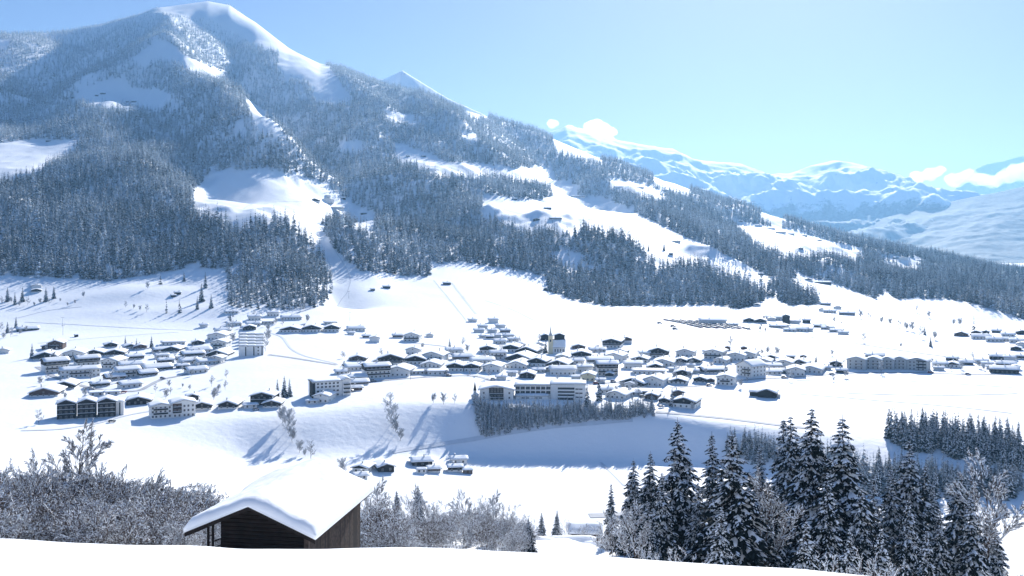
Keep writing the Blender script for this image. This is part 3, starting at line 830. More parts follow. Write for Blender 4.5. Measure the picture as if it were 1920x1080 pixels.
for a in [
 (1147, 905, 185, 3, 0.9, 'slim spruce standing alone at the left end of the foreground group'),
 (1186, 858, 172, 1, 0.9, 'snowy spruce second from the left in the foreground group'),
 (1217, 845, 160, 0, 0.9, 'broad spruce left of the tall one with the notched tip'),
 (1274, 782, 140, 0, 1.0, 'tall broad spruce with heavy boughs on the left of the foreground group'),
 (1338, 808, 150, 3, 1.1, 'slender spruce behind the broad snow striped one'),
 (1374, 806, 128, 1, 1.25, 'broad snow striped spruce with long white boughs in the foreground group'),
 (1468, 780, 165, 3, 1.1, 'narrow spruce close left of the twin tip'),
 (1486, 773, 160, 2, 0.9, 'twin tipped neighbour just left of the tallest spruce'),
 (1518, 757, 146, 2, 0.95, 'tallest dark spruce of the foreground group with a ragged tip'),
 (1576, 776, 142, 1, 1.15, 'tall even cone of a spruce right of the tallest one'),
 (1640, 890, 150, 3, 1.1, 'short spruce in the gap right of the even tall cone'),
 (1670, 876, 158, 2, 0.9, 'dark spruce left of the pointed one before the right wood'),
 (1705, 820, 160, 1, 0.95, 'pointed spruce rising before the right wood'),
 (1752, 905, 165, 3, 1.1, 'ragged frosted spruce second from the right end of the dark mass'),
 (1797, 880, 152, 2, 1.0, 'leaning dark spruce near the bare birch at the right'),
 (1868, 972, 150, 0, 0.9, 'last spruce at the right end of the foreground group'),
 (1845, 965, 160, 1, 1.0, 'half hidden spruce behind the bare birch at the right'),
 (1240, 880, 128, 2, 0.9, 'shorter dark spruce in front of the left broad one'),
 (1306, 900, 132, 0, 0.8, 'dark spruce filling the gap left of the snow striped one'),
 (1425, 835, 162, 3, 1.1, 'frosted spruce behind the bare birches in the middle of the group'),
 (1512, 972, 84, 1, 1.0, 'small spruce bowed under thick snow at the front of the group'),
 (1610, 905, 135, 0, 0.85, 'low dark spruce under the even tall cone'),
 (1550, 880, 132, 2, 0.8, 'dark spruce between the two tallest ones, in front'),
 (1590, 985, 108, 2, 0.9, 'low dark spruce in front of the even tall cone'),
 (1650, 985, 112, 0, 0.9, 'low dark spruce near the front right of the group'),
 (1735, 990, 118, 1, 0.9, 'low frosted spruce near the front right of the group'),
 (1350, 945, 112, 2, 0.9, 'low dark spruce before the snow striped one'),
 (1215, 935, 122, 1, 0.9, 'low frosted spruce at the front left of the group'),
 (1402, 880, 155, 0, 0.9, 'dark spruce right behind the snow striped one'),
 (1604, 850, 172, 1, 0.9, 'frosted spruce behind and right of the even tall cone'),
 (1735, 868, 170, 2, 0.9, 'dark spruce behind the ragged frosted one'),
 (1826, 925, 138, 1, 0.9, 'broad low spruce beside the bare birch at the right'),
 (1700, 925, 138, 0, 0.8, 'low dark spruce in front of the pointed one'),
 (1765, 950, 140, 2, 0.8, 'low dark spruce at the foot of the leaning one'),
 (1457, 905, 138, 2, 0.8, 'dark spruce low in the middle of the group'),
 (991, 972, 150, 1, 1.2, 'small snow loaded spruce left of the buried roof'),
 (783, 908, 215, 2, 1.0, 'dark spruce among the bare trees right of the barn'),
 (744, 920, 225, 3, 1.4, 'frosted spruce left of the dark one among the bare trees'),
 (1015, 960, 255, 3, 1.2, 'small dark spruce above the snow loaded one'),
 (1043, 955, 262, 2, 0.8, 'pale spruce right of its small dark neighbour')]:
    foreground_spruce(*a)

# ------------------------------------------------------------------ bare trees and shrubs
def bare_tree(name, h, seed, stems=1, spread=0.5, levels=4, snow=0.5, fine=1.0, first=0.25, nchild=5):
    rg = random.Random(seed)
    segs = []
    def grow(p, d, L, r, lev):
        n = 4 if lev < 2 else 3
        pts = [p]
        dd = d.copy()
        for i in range(n):
            dd = (dd + Vector((rg.gauss(0, .10), rg.gauss(0, .10), rg.gauss(0.03, .07)))).normalized()
            pts.append(pts[-1] + dd * (L / n))
        for i in range(n):
            segs.append((pts[i], pts[i + 1], r * (1 - .7 * i / n), r * (1 - .7 * (i + 1) / n)))
        if lev >= levels: return
        k = nchild + (2 if lev == 0 else 0)
        for j in range(k):
            q = (first if lev == 0 else 0.2) + (0.98 - (first if lev == 0 else 0.2)) * (j + rg.random() * .6) / k
            f = q * n; i = min(int(f), n - 1); b = pts[i].lerp(pts[i + 1], f - i)
            a = rg.uniform(0, 6.28)
            side = dd.orthogonal().normalized(); side = Matrix.Rotation(a, 3, dd) @ side
            nd_ = (dd * (1.0 - spread * 0.55) + side * (spread * rg.uniform(0.8, 1.4)) + Vector((0, 0, 0.12))).normalized()
            grow(b, nd_, L * rg.uniform(0.38, 0.58) * (1.15 - 0.5 * q), max(r * 0.45 * (1 - .5 * q), 0.008 * fine), lev + 1)
    for s in range(stems):
        a = rg.uniform(0, 6.28); o = 0 if stems == 1 else rg.uniform(0, 0.09 * h)
        lean = 0.05 if stems == 1 else rg.uniform(0.15, 0.55)
        grow(Vector((math.cos(a) * o, math.sin(a) * o, -0.3)), Vector((math.cos(a) * lean, math.sin(a) * lean, 1)).normalized(), h * (0.85 if stems == 1 else rg.uniform(0.55, 0.85)), 0.011 * h * (1 if stems == 1 else 0.55), 0)
    A = np.array([s[0][:] for s in segs]); B = np.array([s[1][:] for s in segs])
    ra = np.array([s[2] for s in segs]) * 1.0; rb = np.array([s[3] for s in segs])
    ra = np.maximum(ra, 0.010 * fine); rb = np.maximum(rb, 0.008 * fine)
    def tubes(A, B, ra, rb, off):
        d = B - A; d /= np.linalg.norm(d, axis=1)[:, None] + 1e-9
        ref = np.where(np.abs(d[:, 2:3]) > 0.9, np.array([[1.0, 0, 0]]), np.array([[0, 0, 1.0]]))
        u = np.cross(d, ref); u /= np.linalg.norm(u, axis=1)[:, None] + 1e-9
        w = np.cross(d, u)
        V = []
        for P, r in ((A, ra), (B, rb)):
            for k in range(3):
                t = 2 * math.pi * k / 3
                V.append(P + (u * math.cos(t) + w * math.sin(t)) * r[:, None])
        V = np.stack(V, 1).reshape(-1, 3)
        b = np.arange(len(A))[:, None] * 6 + off
        q = np.concatenate([b + [0, 1, 4, 3], b + [1, 2, 5, 4], b + [2, 0, 3, 5]], 0)
        return V, q
    V1, q1 = tubes(A, B, ra, rb, 0)
    d = B - A; hz = np.hypot(d[:, 0], d[:, 1]) / (np.linalg.norm(d, axis=1) + 1e-9)
    rs = np.random.default_rng(seed)
    sel = (rs.random(len(A)) < snow * (0.35 + 0.65 * hz))
    up = np.array([0, 0, 1.0])
    r2 = np.maximum(ra[sel] * 1.15, 0.022 * fine)
    V2, q2 = tubes(A[sel] + up * r2[:, None] * 0.9, B[sel] + up * r2[:, None] * 0.9, r2, r2 * 0.9, len(V1))
    return mesh_np(name, np.concatenate([V1, V2]), np.concatenate([q1, q2]), [M_TWIG, M_SNOWT], np.concatenate([np.zeros(len(q1)), np.ones(len(q2))]))
SHR = [bare_tree('shrub', 5, 300 + i, stems=8, spread=0.7, levels=3, snow=sn, fine=1.15, nchild=5) for i, sn in enumerate((0.45, 0.32, 0.28, 0.5))]
BTR = [bare_tree('bare_tree', 10, 320 + i, stems=st, spread=0.42, levels=4, snow=0.5, fine=1.5, nchild=nc_, first=0.42) for i, (st, nc_) in enumerate(((1, 6), (3, 4), (2, 5)))]
FBT = [bare_tree('bare_tree', 12, 340 + i, stems=1 + (i > 0), spread=0.50, levels=3, snow=0.6, fine=2.3, nchild=9, first=0.16) for i in range(3)]

def stand(name, me, x, y, h_, base_h, label, cat, group=None, z=None):
    z = float(hgt(x, y)) if z is None else z
    o = add(name, me, None, (x, y, z), R.uniform(0, 6.28), h_ / base_h)
    tag(o, label, cat, group)
    return o
def top_h(px, tip, D):
    x = (px - 960) / F * D; z = float(hgt(x, D))
    return x, D, -(tip - HOR) / F * D - z
# thicket left of the barn
n_sh = 0
for k in range(150):
    D = R.uniform(64, 118)
    px = R.uniform(-45, 440)
    ytop = float(np.interp(px, [-50, 0, 80, 150, 200, 280, 330, 400, 440], [852, 862, 868, 872, 868, 876, 893, 925, 950]))
    ytop += (118 - D) / 54 * 75 + R.uniform(-14, 14)
    x, y, h_ = top_h(px, ytop, D)
    if h_ < 1.6: continue
    if px > 372 and D < 84: continue
    stand('shrub', SHR[k % 4], x, y, min(h_, 9), 4.6, 'snow laden bare shrub in the dense thicket left of the barn', 'shrub', 'bare shrubs of the thicket left of the barn')
for (px, tip, D, v, lab) in [(140, 806, 100, 0, 'tall bare tree with a round snowy crown above the thicket'), (35, 838, 92, 1, 'bare many stemmed tree at the left edge above the thicket'),
                             (95, 862, 84, 1, 'bare tree between the left edge and the round crowned tree'), (296, 846, 98, 2, 'thin bare tree rising above the right part of the thicket'),
                             (178, 846, 96, 1, 'bare tree close right of the round crowned one'), (242, 868, 92, 2, 'small bare tree with dark twigs in the middle of the thicket'), (10, 850, 80, 2, 'leftmost bare tree of the thicket')]:
    x, y, h_ = top_h(px, tip, D); stand('bare_tree', BTR[v], x, y, h_, 10, lab, 'tree')
# trees and shrubs right of the barn
for k in range(60):
    D = R.uniform(82, 240); px = R.uniform(672, 1000) if D > 120 else R.uniform(680, 760)
    ytop = 958 + R.uniform(-14, 26) if D > 120 else R.uniform(935, 985)
    x, y, h_ = top_h(px, ytop, D)
    if h_ < 0.8: continue
    stand('shrub', SHR[k % 4], x, y, min(h_, 6), 4.6, 'snowy bare shrub in the hollow right of the barn', 'shrub', 'bare shrubs in the hollow right of the barn')
for (px, tip, D, v, lab) in [(690, 918, 130, 1, 'bare tree nearest the right side of the barn'), (712, 905, 175, 0, 'tall bare tree second from the barn'), (738, 912, 160, 2, 'bare tree third from the barn beside the frosted spruce'),
        (798, 925, 170, 1, 'bare tree just right of the dark spruce'), (832, 930, 180, 2, 'low bare tree in the middle of the bare tree row'), (872, 928, 175, 0, 'round bare tree in the bare tree row right of the barn'),
        (905, 924, 185, 1, 'bare tree with thin upright stems left of the tallest bare one'), (928, 928, 190, 0, 'tallest upright bare tree toward the right end of the row'), (945, 935, 172, 1, 'bare bushy tree at the right end of the row'),
        (845, 950, 140, 1, 'low bare tree before the snow mounds'), (770, 955, 135, 1, 'small bare tree beside the snow mounds'), (915, 960, 128, 0, 'thin bare tree standing before the snow mounds'),
        (1065, 970, 230, 1, 'dark bare tree behind the buried roofs'), (1082, 978, 240, 2, 'small bare tree right behind the buried roofs'), (1100, 985, 220, 1, 'bare bush beside the dark shed behind the roofs'),
        (1135, 985, 150, 1, 'bare tree just left of the foreground spruces'), (1168, 940, 128, 1, 'frosted bare tree in front of the leftmost spruces'), (1195, 955, 118, 0, 'low frosted bare tree at the foot of the leftmost spruces'),
        (1430, 892, 132, 0, 'tall frosted birch in the middle of the spruce group'), 
        (1862, 872, 150, 0, 'bare birch with a wide snowy crown at the right end of the spruces'), (1600, 1010, 90, 1, 'bare shrub at the foot of the spruces'),
        (1660, 1030, 88, 1, 'low bare shrub at the foot of the spruces, rightward'), (1235, 1000, 100, 1, 'frosted bare shrub at the foot of the left spruces'), (1905, 1055, 110, 1, 'low bare shrub at the right edge of the picture')]:
    x, y, h_ = top_h(px, tip, D); stand('bare_tree', BTR[v], x, y, max(h_, 1.5), 10, lab, 'tree')
# distant bare trees (bearing, foot row, height in metres)
for k, (px, py, h_, lab) in enumerate([
 (733, 795, 17, 'tallest bare larch on the snowy bank, top of its line'), (745, 812, 12, 'bare larch in the middle of the line down the bank'), (749, 828, 9, 'lowest bare larch of the line down the bank'), (738, 805, 13, 'bare larch second from the top of the line down the bank'),
 (811, 757, 9, 'left one of three small bare larches on the terrace edge'), (832, 758, 9, 'middle one of three small bare larches on the terrace edge'), (852, 757, 6, 'right and smallest of three bare larches on the terrace edge'),
 (530, 795, 14, 'bare tree at the top of the line below the white chalet'), (537, 808, 15, 'second bare tree down the line below the white chalet'), (544, 820, 14, 'third bare tree down the line below the white chalet'), (549, 829, 13, 'fourth bare tree down the line below the white chalet'),
 (560, 850, 9, 'bare tree at the foot of the line down the bank'), (583, 862, 10, 'dark bare tree standing apart below the bank'), (572, 857, 6, 'thin bare tree between its two neighbours below the bank'), (641, 892, 11, 'bare tree behind the barn roof beside the lower farm'), (645, 905, 7, 'small bare tree directly above the barn roof'),
 (398, 752, 12, 'frosted bare tree between two chalets on the terrace'), (310, 748, 8, 'bare tree behind the white hotel on the terrace'), (73, 796, 8, 'bare bush left of the dark triple gabled house'), (225, 772, 8, 'bare tree right of the dark triple gabled house'),
 (500, 640, 13, 'bare tree at the right side of the row houses, rear'), (497, 660, 13, 'bare tree at the right side of the row houses, front'), (505, 622, 12, 'bare tree right of the row houses, rearmost'), (437, 645, 12, 'bare tree at the left side of the row houses, rear'), (433, 625, 12, 'bare tree left of the row houses, rearmost'), (575, 605, 12, 'bare tree among the upper houses'),
 (1615, 598, 14, 'first bare tree of the row across the right field'), (1630, 602, 11, 'second bare tree of the row across the right field'), (1653, 607, 11, 'third bare tree of the row across the right field'), (1668, 610, 10, 'fourth bare tree of the row across the right field'),
 (1686, 614, 9, 'fifth bare tree of the row across the right field'), (1701, 620, 13, 'left one of a pair of bare trees in the right field'), (1708, 622, 13, 'right one of a pair of bare trees in the right field'), (1727, 635, 12, 'bare tree just before the frosted spruce in the right field'), (1751, 637, 12, 'bushy bare tree in the right field before the hamlet'),
 (1740, 596, 10, 'bare tree below the white knoll'), (1719, 586, 10, 'bare bushy tree at the left foot of the white knoll'), (1786, 610, 10, 'left bare tree behind the far right hamlet'), (1801, 612, 11, 'right bare tree behind the far right hamlet'),
 (1369, 652, 10, 'bare tree behind the houses right of the church'), (1437, 664, 9, 'bare tree behind the right part of the village'), (1459, 668, 10, 'thin bare tree behind the right part of the village'), (1620, 642, 9, 'bare tree in the open field above the apartment row'), (1690, 652, 6, 'small bare tree in the open field above the apartment row'),
 (1388, 728, 8, 'bare tree between the white house and the dark farm'), (1652, 700, 9, 'bare tree in front of the apartment row'), (157, 558, 10, 'bare tree in the upper left field'), (278, 542, 10, 'bare tree in the upper left field under the forest'), (1012, 643, 8, 'bare tree behind the church'), (790, 655, 8, 'bare tree behind the village left of the church'), (1300, 770, 6, 'bare bush below the big brown gabled house'),
 (235, 577, 7, 'bare bush at the left of the hedge below the forest'), (250, 579, 7, 'bare bush second in the hedge below the forest'), (263, 583, 7, 'bare bush in the middle of the hedge below the forest'), (275, 585, 8, 'bare bush toward the right of the hedge below the forest'), (120, 748, 6, 'bare tree left of the garages in the left village'), (157, 745, 8, 'bare tree behind the dark triple gabled house'), (715, 670, 7, 'bare tree behind the left end of the long village row'), (450, 578, 8, 'frosted bare tree under the low wood'), (570, 583, 10, 'frosted bare tree right of the low wood'), (1575, 583, 8, 'bare tree beside the upper right hamlet'), (1560, 590, 8, 'bare tree in the middle of the upper right hamlet'), (876, 662, 9, 'bare tree left of the street of small houses'), (868, 650, 8, 'frosted bare tree behind the village left of the small houses')]):
    x, y, z = at(px, py, 380)
    stand('bare_tree', FBT[k % 3], x, y, h_, 12, lab, 'tree', None, z)

# bushes and young trees by the upper left farm and at the left edge
for k, (px, py, h_) in enumerate([(4, 572, 9), (22, 568, 10), (35, 575, 8), (52, 572, 9), (64, 574, 7), (74, 570, 8), (92, 572, 7), (112, 566, 6), (8, 636, 8), (20, 632, 9), (36, 628, 8), (48, 622, 7), (2, 622, 9), (128, 574, 6), (140, 570, 6)]):
    x, y, z = at(px, py, 380)
    stand('bare_tree', FBT[k % 3], x, y, h_, 12, 'frosted bare bush in the loose thicket by the left edge of the upper fields', 'shrub', 'bushes by the left edge of the upper fields', z)
gd = np.random.default_rng(44); GARD = []
for (x0, x1, y0, y1, n) in ((70, 430, 655, 740, 44), (640, 900, 665, 705, 22), (880, 1180, 640, 720, 40), (1180, 1600, 665, 730, 44), (1740, 1920, 675, 700, 10), (1400, 1590, 598, 625, 14), (1100, 1290, 725, 765, 14), (430, 640, 590, 622, 14)):
    for _ in range(n): GARD.append((gd.uniform(x0, x1), gd.uniform(y0, y1), gd.uniform(3.5, 8)))
for k, (px, py, h_) in enumerate(GARD):
    x, y, z = at(px, py, 380)
    stand('bare_tree', FBT[k % 3], x, y, h_, 12, 'small frosted garden tree between the houses of the village', 'tree', 'garden trees between the village houses', z)

# ------------------------------------------------------------------ houses
WALLM = {'w': M_PLASTER, 'd': M_WOOD, 'b': M_BROWN, 'c': M_CREAM, 'g': M_GREY}
def snow_slab(w, l, rise, th, seed, base=0.0, lump=0.08):
    """snow lying on a saddle roof: a thick rounded blanket; ridge along y"""
    rg = np.random.default_rng(seed)
    nx, ny = 13, 9
    u = np.linspace(-1, 1, nx); v = np.linspace(-1, 1, ny)
    U, Vv = np.meshgrid(u, v, indexing='ij')
    edge = np.minimum(1, ((1 - np.abs(U)) * 12)) ** 0.5 * np.minimum(1, ((1 - np.abs(Vv)) * 8)) ** 0.5
    ph = rg.uniform(0, 9)
    top = base + rise * (1 - np.sqrt(U ** 2 + 0.012)) + th * (0.6 + 0.4 * edge) + lump * (np.sin(U * 4 + ph) * np.cos(Vv * 3 + ph)) * edge
    bot = base + rise * (1 - np.abs(U))
    X = U * w / 2 * (1 - 0.0 * Vv); Y = Vv * l / 2
    T = np.stack([X * (1 + 0.02 * edge), Y, top], 2).reshape(-1, 3); B = np.stack([X, Y, bot], 2).reshape(-1, 3)
    n = nx * ny
    ix = (np.arange(nx - 1)[:, None] * ny + np.arange(ny - 1)[None]).ravel()
    ft_ = np.stack([ix, ix + ny, ix + ny + 1, ix + 1], 1); fbm_ = ft_[:, ::-1] + n
    ring = [i * ny for i in range(nx)] + [(nx - 1) * ny + j for j in range(1, ny)] + [i * ny + ny - 1 for i in range(nx - 2, -1, -1)] + [j for j in range(ny - 2, 0, -1)]
    ring = np.array(ring); r2 = np.roll(ring, -1)
    side = np.stack([ring, ring + n, r2 + n, r2], 1)
    return mesh_np('roof_snow', np.concatenate([T, B]), np.concatenate([ft_, fbm_, side]), [M_SNOW], smooth=True)

_cache = {}
def window_mesh(w, h):
    k = ('win', round(w, 1), round(h, 1))
    if k not in _cache:
        b = MB(); b.box(-w/2, w/2, -0.05, 0.02, -h/2, h/2, 0); b.box(-w/2 + .12, w/2 - .12, -0.07, -0.045, -h/2 + .12, h/2 - .12, 1); b.box(-0.04, 0.04, -0.085, -0.065, -h/2 + .1, h/2 - .1, 0)
        _cache[k] = b.mesh('window', [M_FRAME, M_GLASS])
    return _cache[k]
def balcony_mesh(w, m, snow=True):
    k = ('bal', round(w * 2) / 2, m.name)
    if k not in _cache:
        w = k[1]
        b = MB(); b.box(-w/2, w/2, -1.15, 0, 0, 0.14, 0); b.box(-w/2, w/2, -1.15, -1.07, 0.143, 1.0, 0); b.box(-w/2, -w/2 + .08, -1.067, 0, 0.143, 1.0, 0); b.box(w/2 - .08, w/2, -1.067, 0, 0.143, 1.0, 0)
        if snow: b.box(-w/2 - .03, w/2 + .03, -1.22, -1.0, 1.003, 1.16, 1)
        _cache[k] = b.mesh('balcony', [m, M_SNOW])
    return _cache[k]

def house(px, py, wpx, style, ori, storeys, yaw, label, detail, group=None, lw=None, dmin=380, flat=False, cat='house', name='house'):
    x, y, z = at(px, py, dmin)
    W = wpx * y / F * (1.12 if wpx < 60 else 1)   # width seen by the camera, in metres
    g = ori == 'g'
    over = 0.9 if W > 7 else 0.45
    st = 2.95
    if g: w = max(2.5, W - 2 * over * .8); l = lw or w * R.uniform(1.15, 1.6)
    else: l = max(3, W - 2 * over * .8); w = lw or min(l * R.uniform(0.62, 0.85), 12.5)
    h = storeys * st if storeys >= 1 else 2.3
    rise = w / 2 * (0.06 if flat else R.uniform(0.27, 0.36))
    e = bpy.data.objects.new(name, None); COL.objects.link(e)
    bear = math.atan2(x, y)
    rz = -bear + math.radians(yaw) + (0 if g else math.pi / 2)
    # stand the near wall on the seen point
    dep = (l if g else w) / 2
    x += math.sin(bear) * dep * 0.8; y += math.cos(bear) * dep * 0.8
    zz = min(z, float(hgt(x, y))) 
    e.location = (x, y, zz - 0.3); e.rotation_euler = (0, 0, rz)
    lo, up = {'w': ('w', 'w'), 'd': ('w', 'd'), 'D': ('d', 'd'), 'b': ('w', 'b'), 'B': ('b', 'b'), 'c': ('c', 'c'), 'g': ('g', 'g'), 'm': ('w', 'd')}[style]
    hl = h if lo == up else (st if h > st * 1.2 else h * 0.45) * (1.0 if style != 'm' else 2.0)
    hl = min(hl, h)
    b = MB()
    if hl >= h - 0.01:
        b.prism([(-w/2, -1.5), (w/2, -1.5), (w/2, h), (0, h + rise), (-w/2, h)], -l/2, l/2, 0)
        add('wall', b.mesh('wall', [WALLM[lo]]), e)
    else:
        b.box(-w/2, w/2, -l/2, l/2, -1.5, hl, 0)
        add('wall', b.mesh('wall', [WALLM[lo]]), e)
        b = MB(); b.prism([(-w/2 - .06, hl + .003), (w/2 + .06, hl + .003), (w/2 + .06, h), (0, h + rise), (-w/2 - .06, h)], -l/2 - .06, l/2 + .06, 0)
        add('upper_wall', b.mesh('upper_wall', [WALLM[up]]), e)
    # roof slab with eaves
    k = (w / 2 + over) / (w / 2)
    zr = h + rise; ze = h - rise * (k - 1)
    b = MB(); t_ = 0.22
    xw = w / 2 + over
    b.prism([(-xw, ze + .02), (0, zr + .02), (xw, ze + .02), (xw, ze + t_), (0, zr + t_ + .02), (-xw, ze + t_)], -l/2 - over, l/2 + over, 0)
    rf = add('roof', b.mesh('roof', [M_WOOD]), e)
    th = 0.5 if W > 6 else 0.32
    sn = snow_slab(2 * xw + .1, l + 2 * over + .1, zr - ze, th, int(px * 7 + py), base=ze + t_)
    add('roof_snow', sn, e)
    if W > 8 and not flat:
        b = MB(); cx = w * R.uniform(-.2, .2); cy = l * R.uniform(-.25, .25); zc_ = zr + .1 - abs(cx) / (w/2) * rise
        b.box(cx - .35, cx + .35, cy - .35, cy + .35, zc_, zr + 1.5, 0); b.box(cx - .42, cx + .42, cy - .42, cy + .42, zr + 1.503, zr + 1.75, 1)
        add('chimney', b.mesh('chimney', [M_GREY, M_SNOW]), rf)
    if detail and W > 5.5:
        # the faces that look to the camera: gable (-y) and the eave side turned this way
        nst = max(1, int(storeys))
        sides = [(0, w, -l/2, 0)] if g else [(0, l, w/2 if True else 0, 1)]
        for (c, fw, off, kind) in sides:
            n = max(2, int(fw / 3.0))
            for s_ in range(nst):
                zf = s_ * st + 1.5
                for i in range(n):
                    xx = (i + .5) / n * fw - fw / 2
                    wm = window_mesh(1.1, 1.25)
                    if kind == 0: add('window', wm, e, (xx, off - .08, zf))
                    else: add('window', wm, e, (-off - .08, -xx, zf), -math.pi / 2)
            if (style in 'dDmbB' or storeys >= 2) and nst >= 2 and W > 7:
                for s_ in range(1, nst):
                    bm_ = balcony_mesh(fw * (0.92 if style in 'dDm' else 0.55), WALLM['d'] if style != 'b' else M_BROWN)
                    if kind == 0: add('balcony', bm_, e, (0, off - .06, s_ * st))
                    else: add('balcony', bm_, e, (-off - .06, 0, s_ * st), -math.pi / 2)
            if g and rise > 1.4:
                add('window', window_mesh(0.9, 0.9), e, (0, off - .08, h + 0.35))
        # the flank seen at an angle
        if g and abs(yaw) > 5:
            sgn = 1 if yaw < 0 else -1
            for s_ in range(nst):
                for i in range(2):
                    add('window', window_mesh(1.0, 1.1), e, (sgn * (w/2 + .08), (i - .5) * l * .5, s_ * st + 1.5), sgn * math.pi / 2)
    tag(e, label, cat, group)
    return e

# the built-up areas: (phrase that places it, look of it). Rows: (bearing, foot row, width in photo px, style, gable/eave to the camera, storeys, yaw)
def district(rows, names, dmin=380):
    """names: list of (x0,x1,y0,y1,phrase); a house takes the first box it stands in, and its rank from the left within that box and look"""
    look = {'w': 'white plastered', 'd': 'white footed dark wooden', 'D': 'dark brown wooden', 'b': 'white footed brown gabled', 'B': 'brown wooden', 'c': 'cream', 'g': 'grey', 'm': 'white chalet with dark topped gable,'}
    ordn = ['leftmost', 'second', 'third', 'fourth', 'fifth', 'sixth', 'seventh', 'eighth', 'ninth', 'tenth', 'eleventh', 'twelfth']
    bins = {}
    for r in rows:
        for q, (x0, x1, y0, y1, ph) in enumerate(names):
            if x0 <= r[0] < x1 and y0 <= r[1] < y1: break
        else: q = -1; ph = 'in the village'
        size = 'small' if r[2] < 22 else ('large' if r[2] >= 42 else 'mid sized')
        bins.setdefault((q, ph), []).append((r, size))
    for (q, ph), lst in bins.items():
        lst.sort(key=lambda a: a[0][0])
        if q == -1: print('UNZONED', [a[0][:2] for a in lst])
        looks = {}
        for r, size in lst: looks.setdefault((r[3], r[4], size), []).append(r)
        for (stl, ori, size), rs in looks.items():
            face = 'gable towards the valley' if ori == 'g' else 'long side towards the valley'
            for i, r in enumerate(rs):
                base = {'w': 'white house', 'd': 'dark chalet', 'D': 'wooden house', 'b': 'brown topped chalet', 'B': 'brown house', 'c': 'cream house', 'g': 'grey house', 'm': 'half dark chalet'}[stl]
                if len(rs) == 1: rank = ''
                else: rank = (', ' + (ordn[i] if i == 0 else ordn[min(i, 11)] + ' from the left'))
                adj = {'small': 'small ', 'large': 'large ', 'mid sized': ''}[size]
                side = 'gabled ' if ori == 'g' else 'broadside '
                lab = adj + side + base + ' ' + ph + rank
                if len(lab.split()) > 16: lab = lab.replace('white ', '', 1) if 'white white' in lab else lab.replace(' from the left', '').replace('directly ', '').replace('immediately ', '').replace(' the stepped', ' stepped'); print(len(lab.split()), lab) if len(lab.split()) > 16 else 0
                house(r[0], r[1], r[2], r[3], r[4], r[5], r[6], lab, r[2] >= 21, 'houses ' + ph, dmin=dmin, flat=(len(r) > 7 and r[7]))

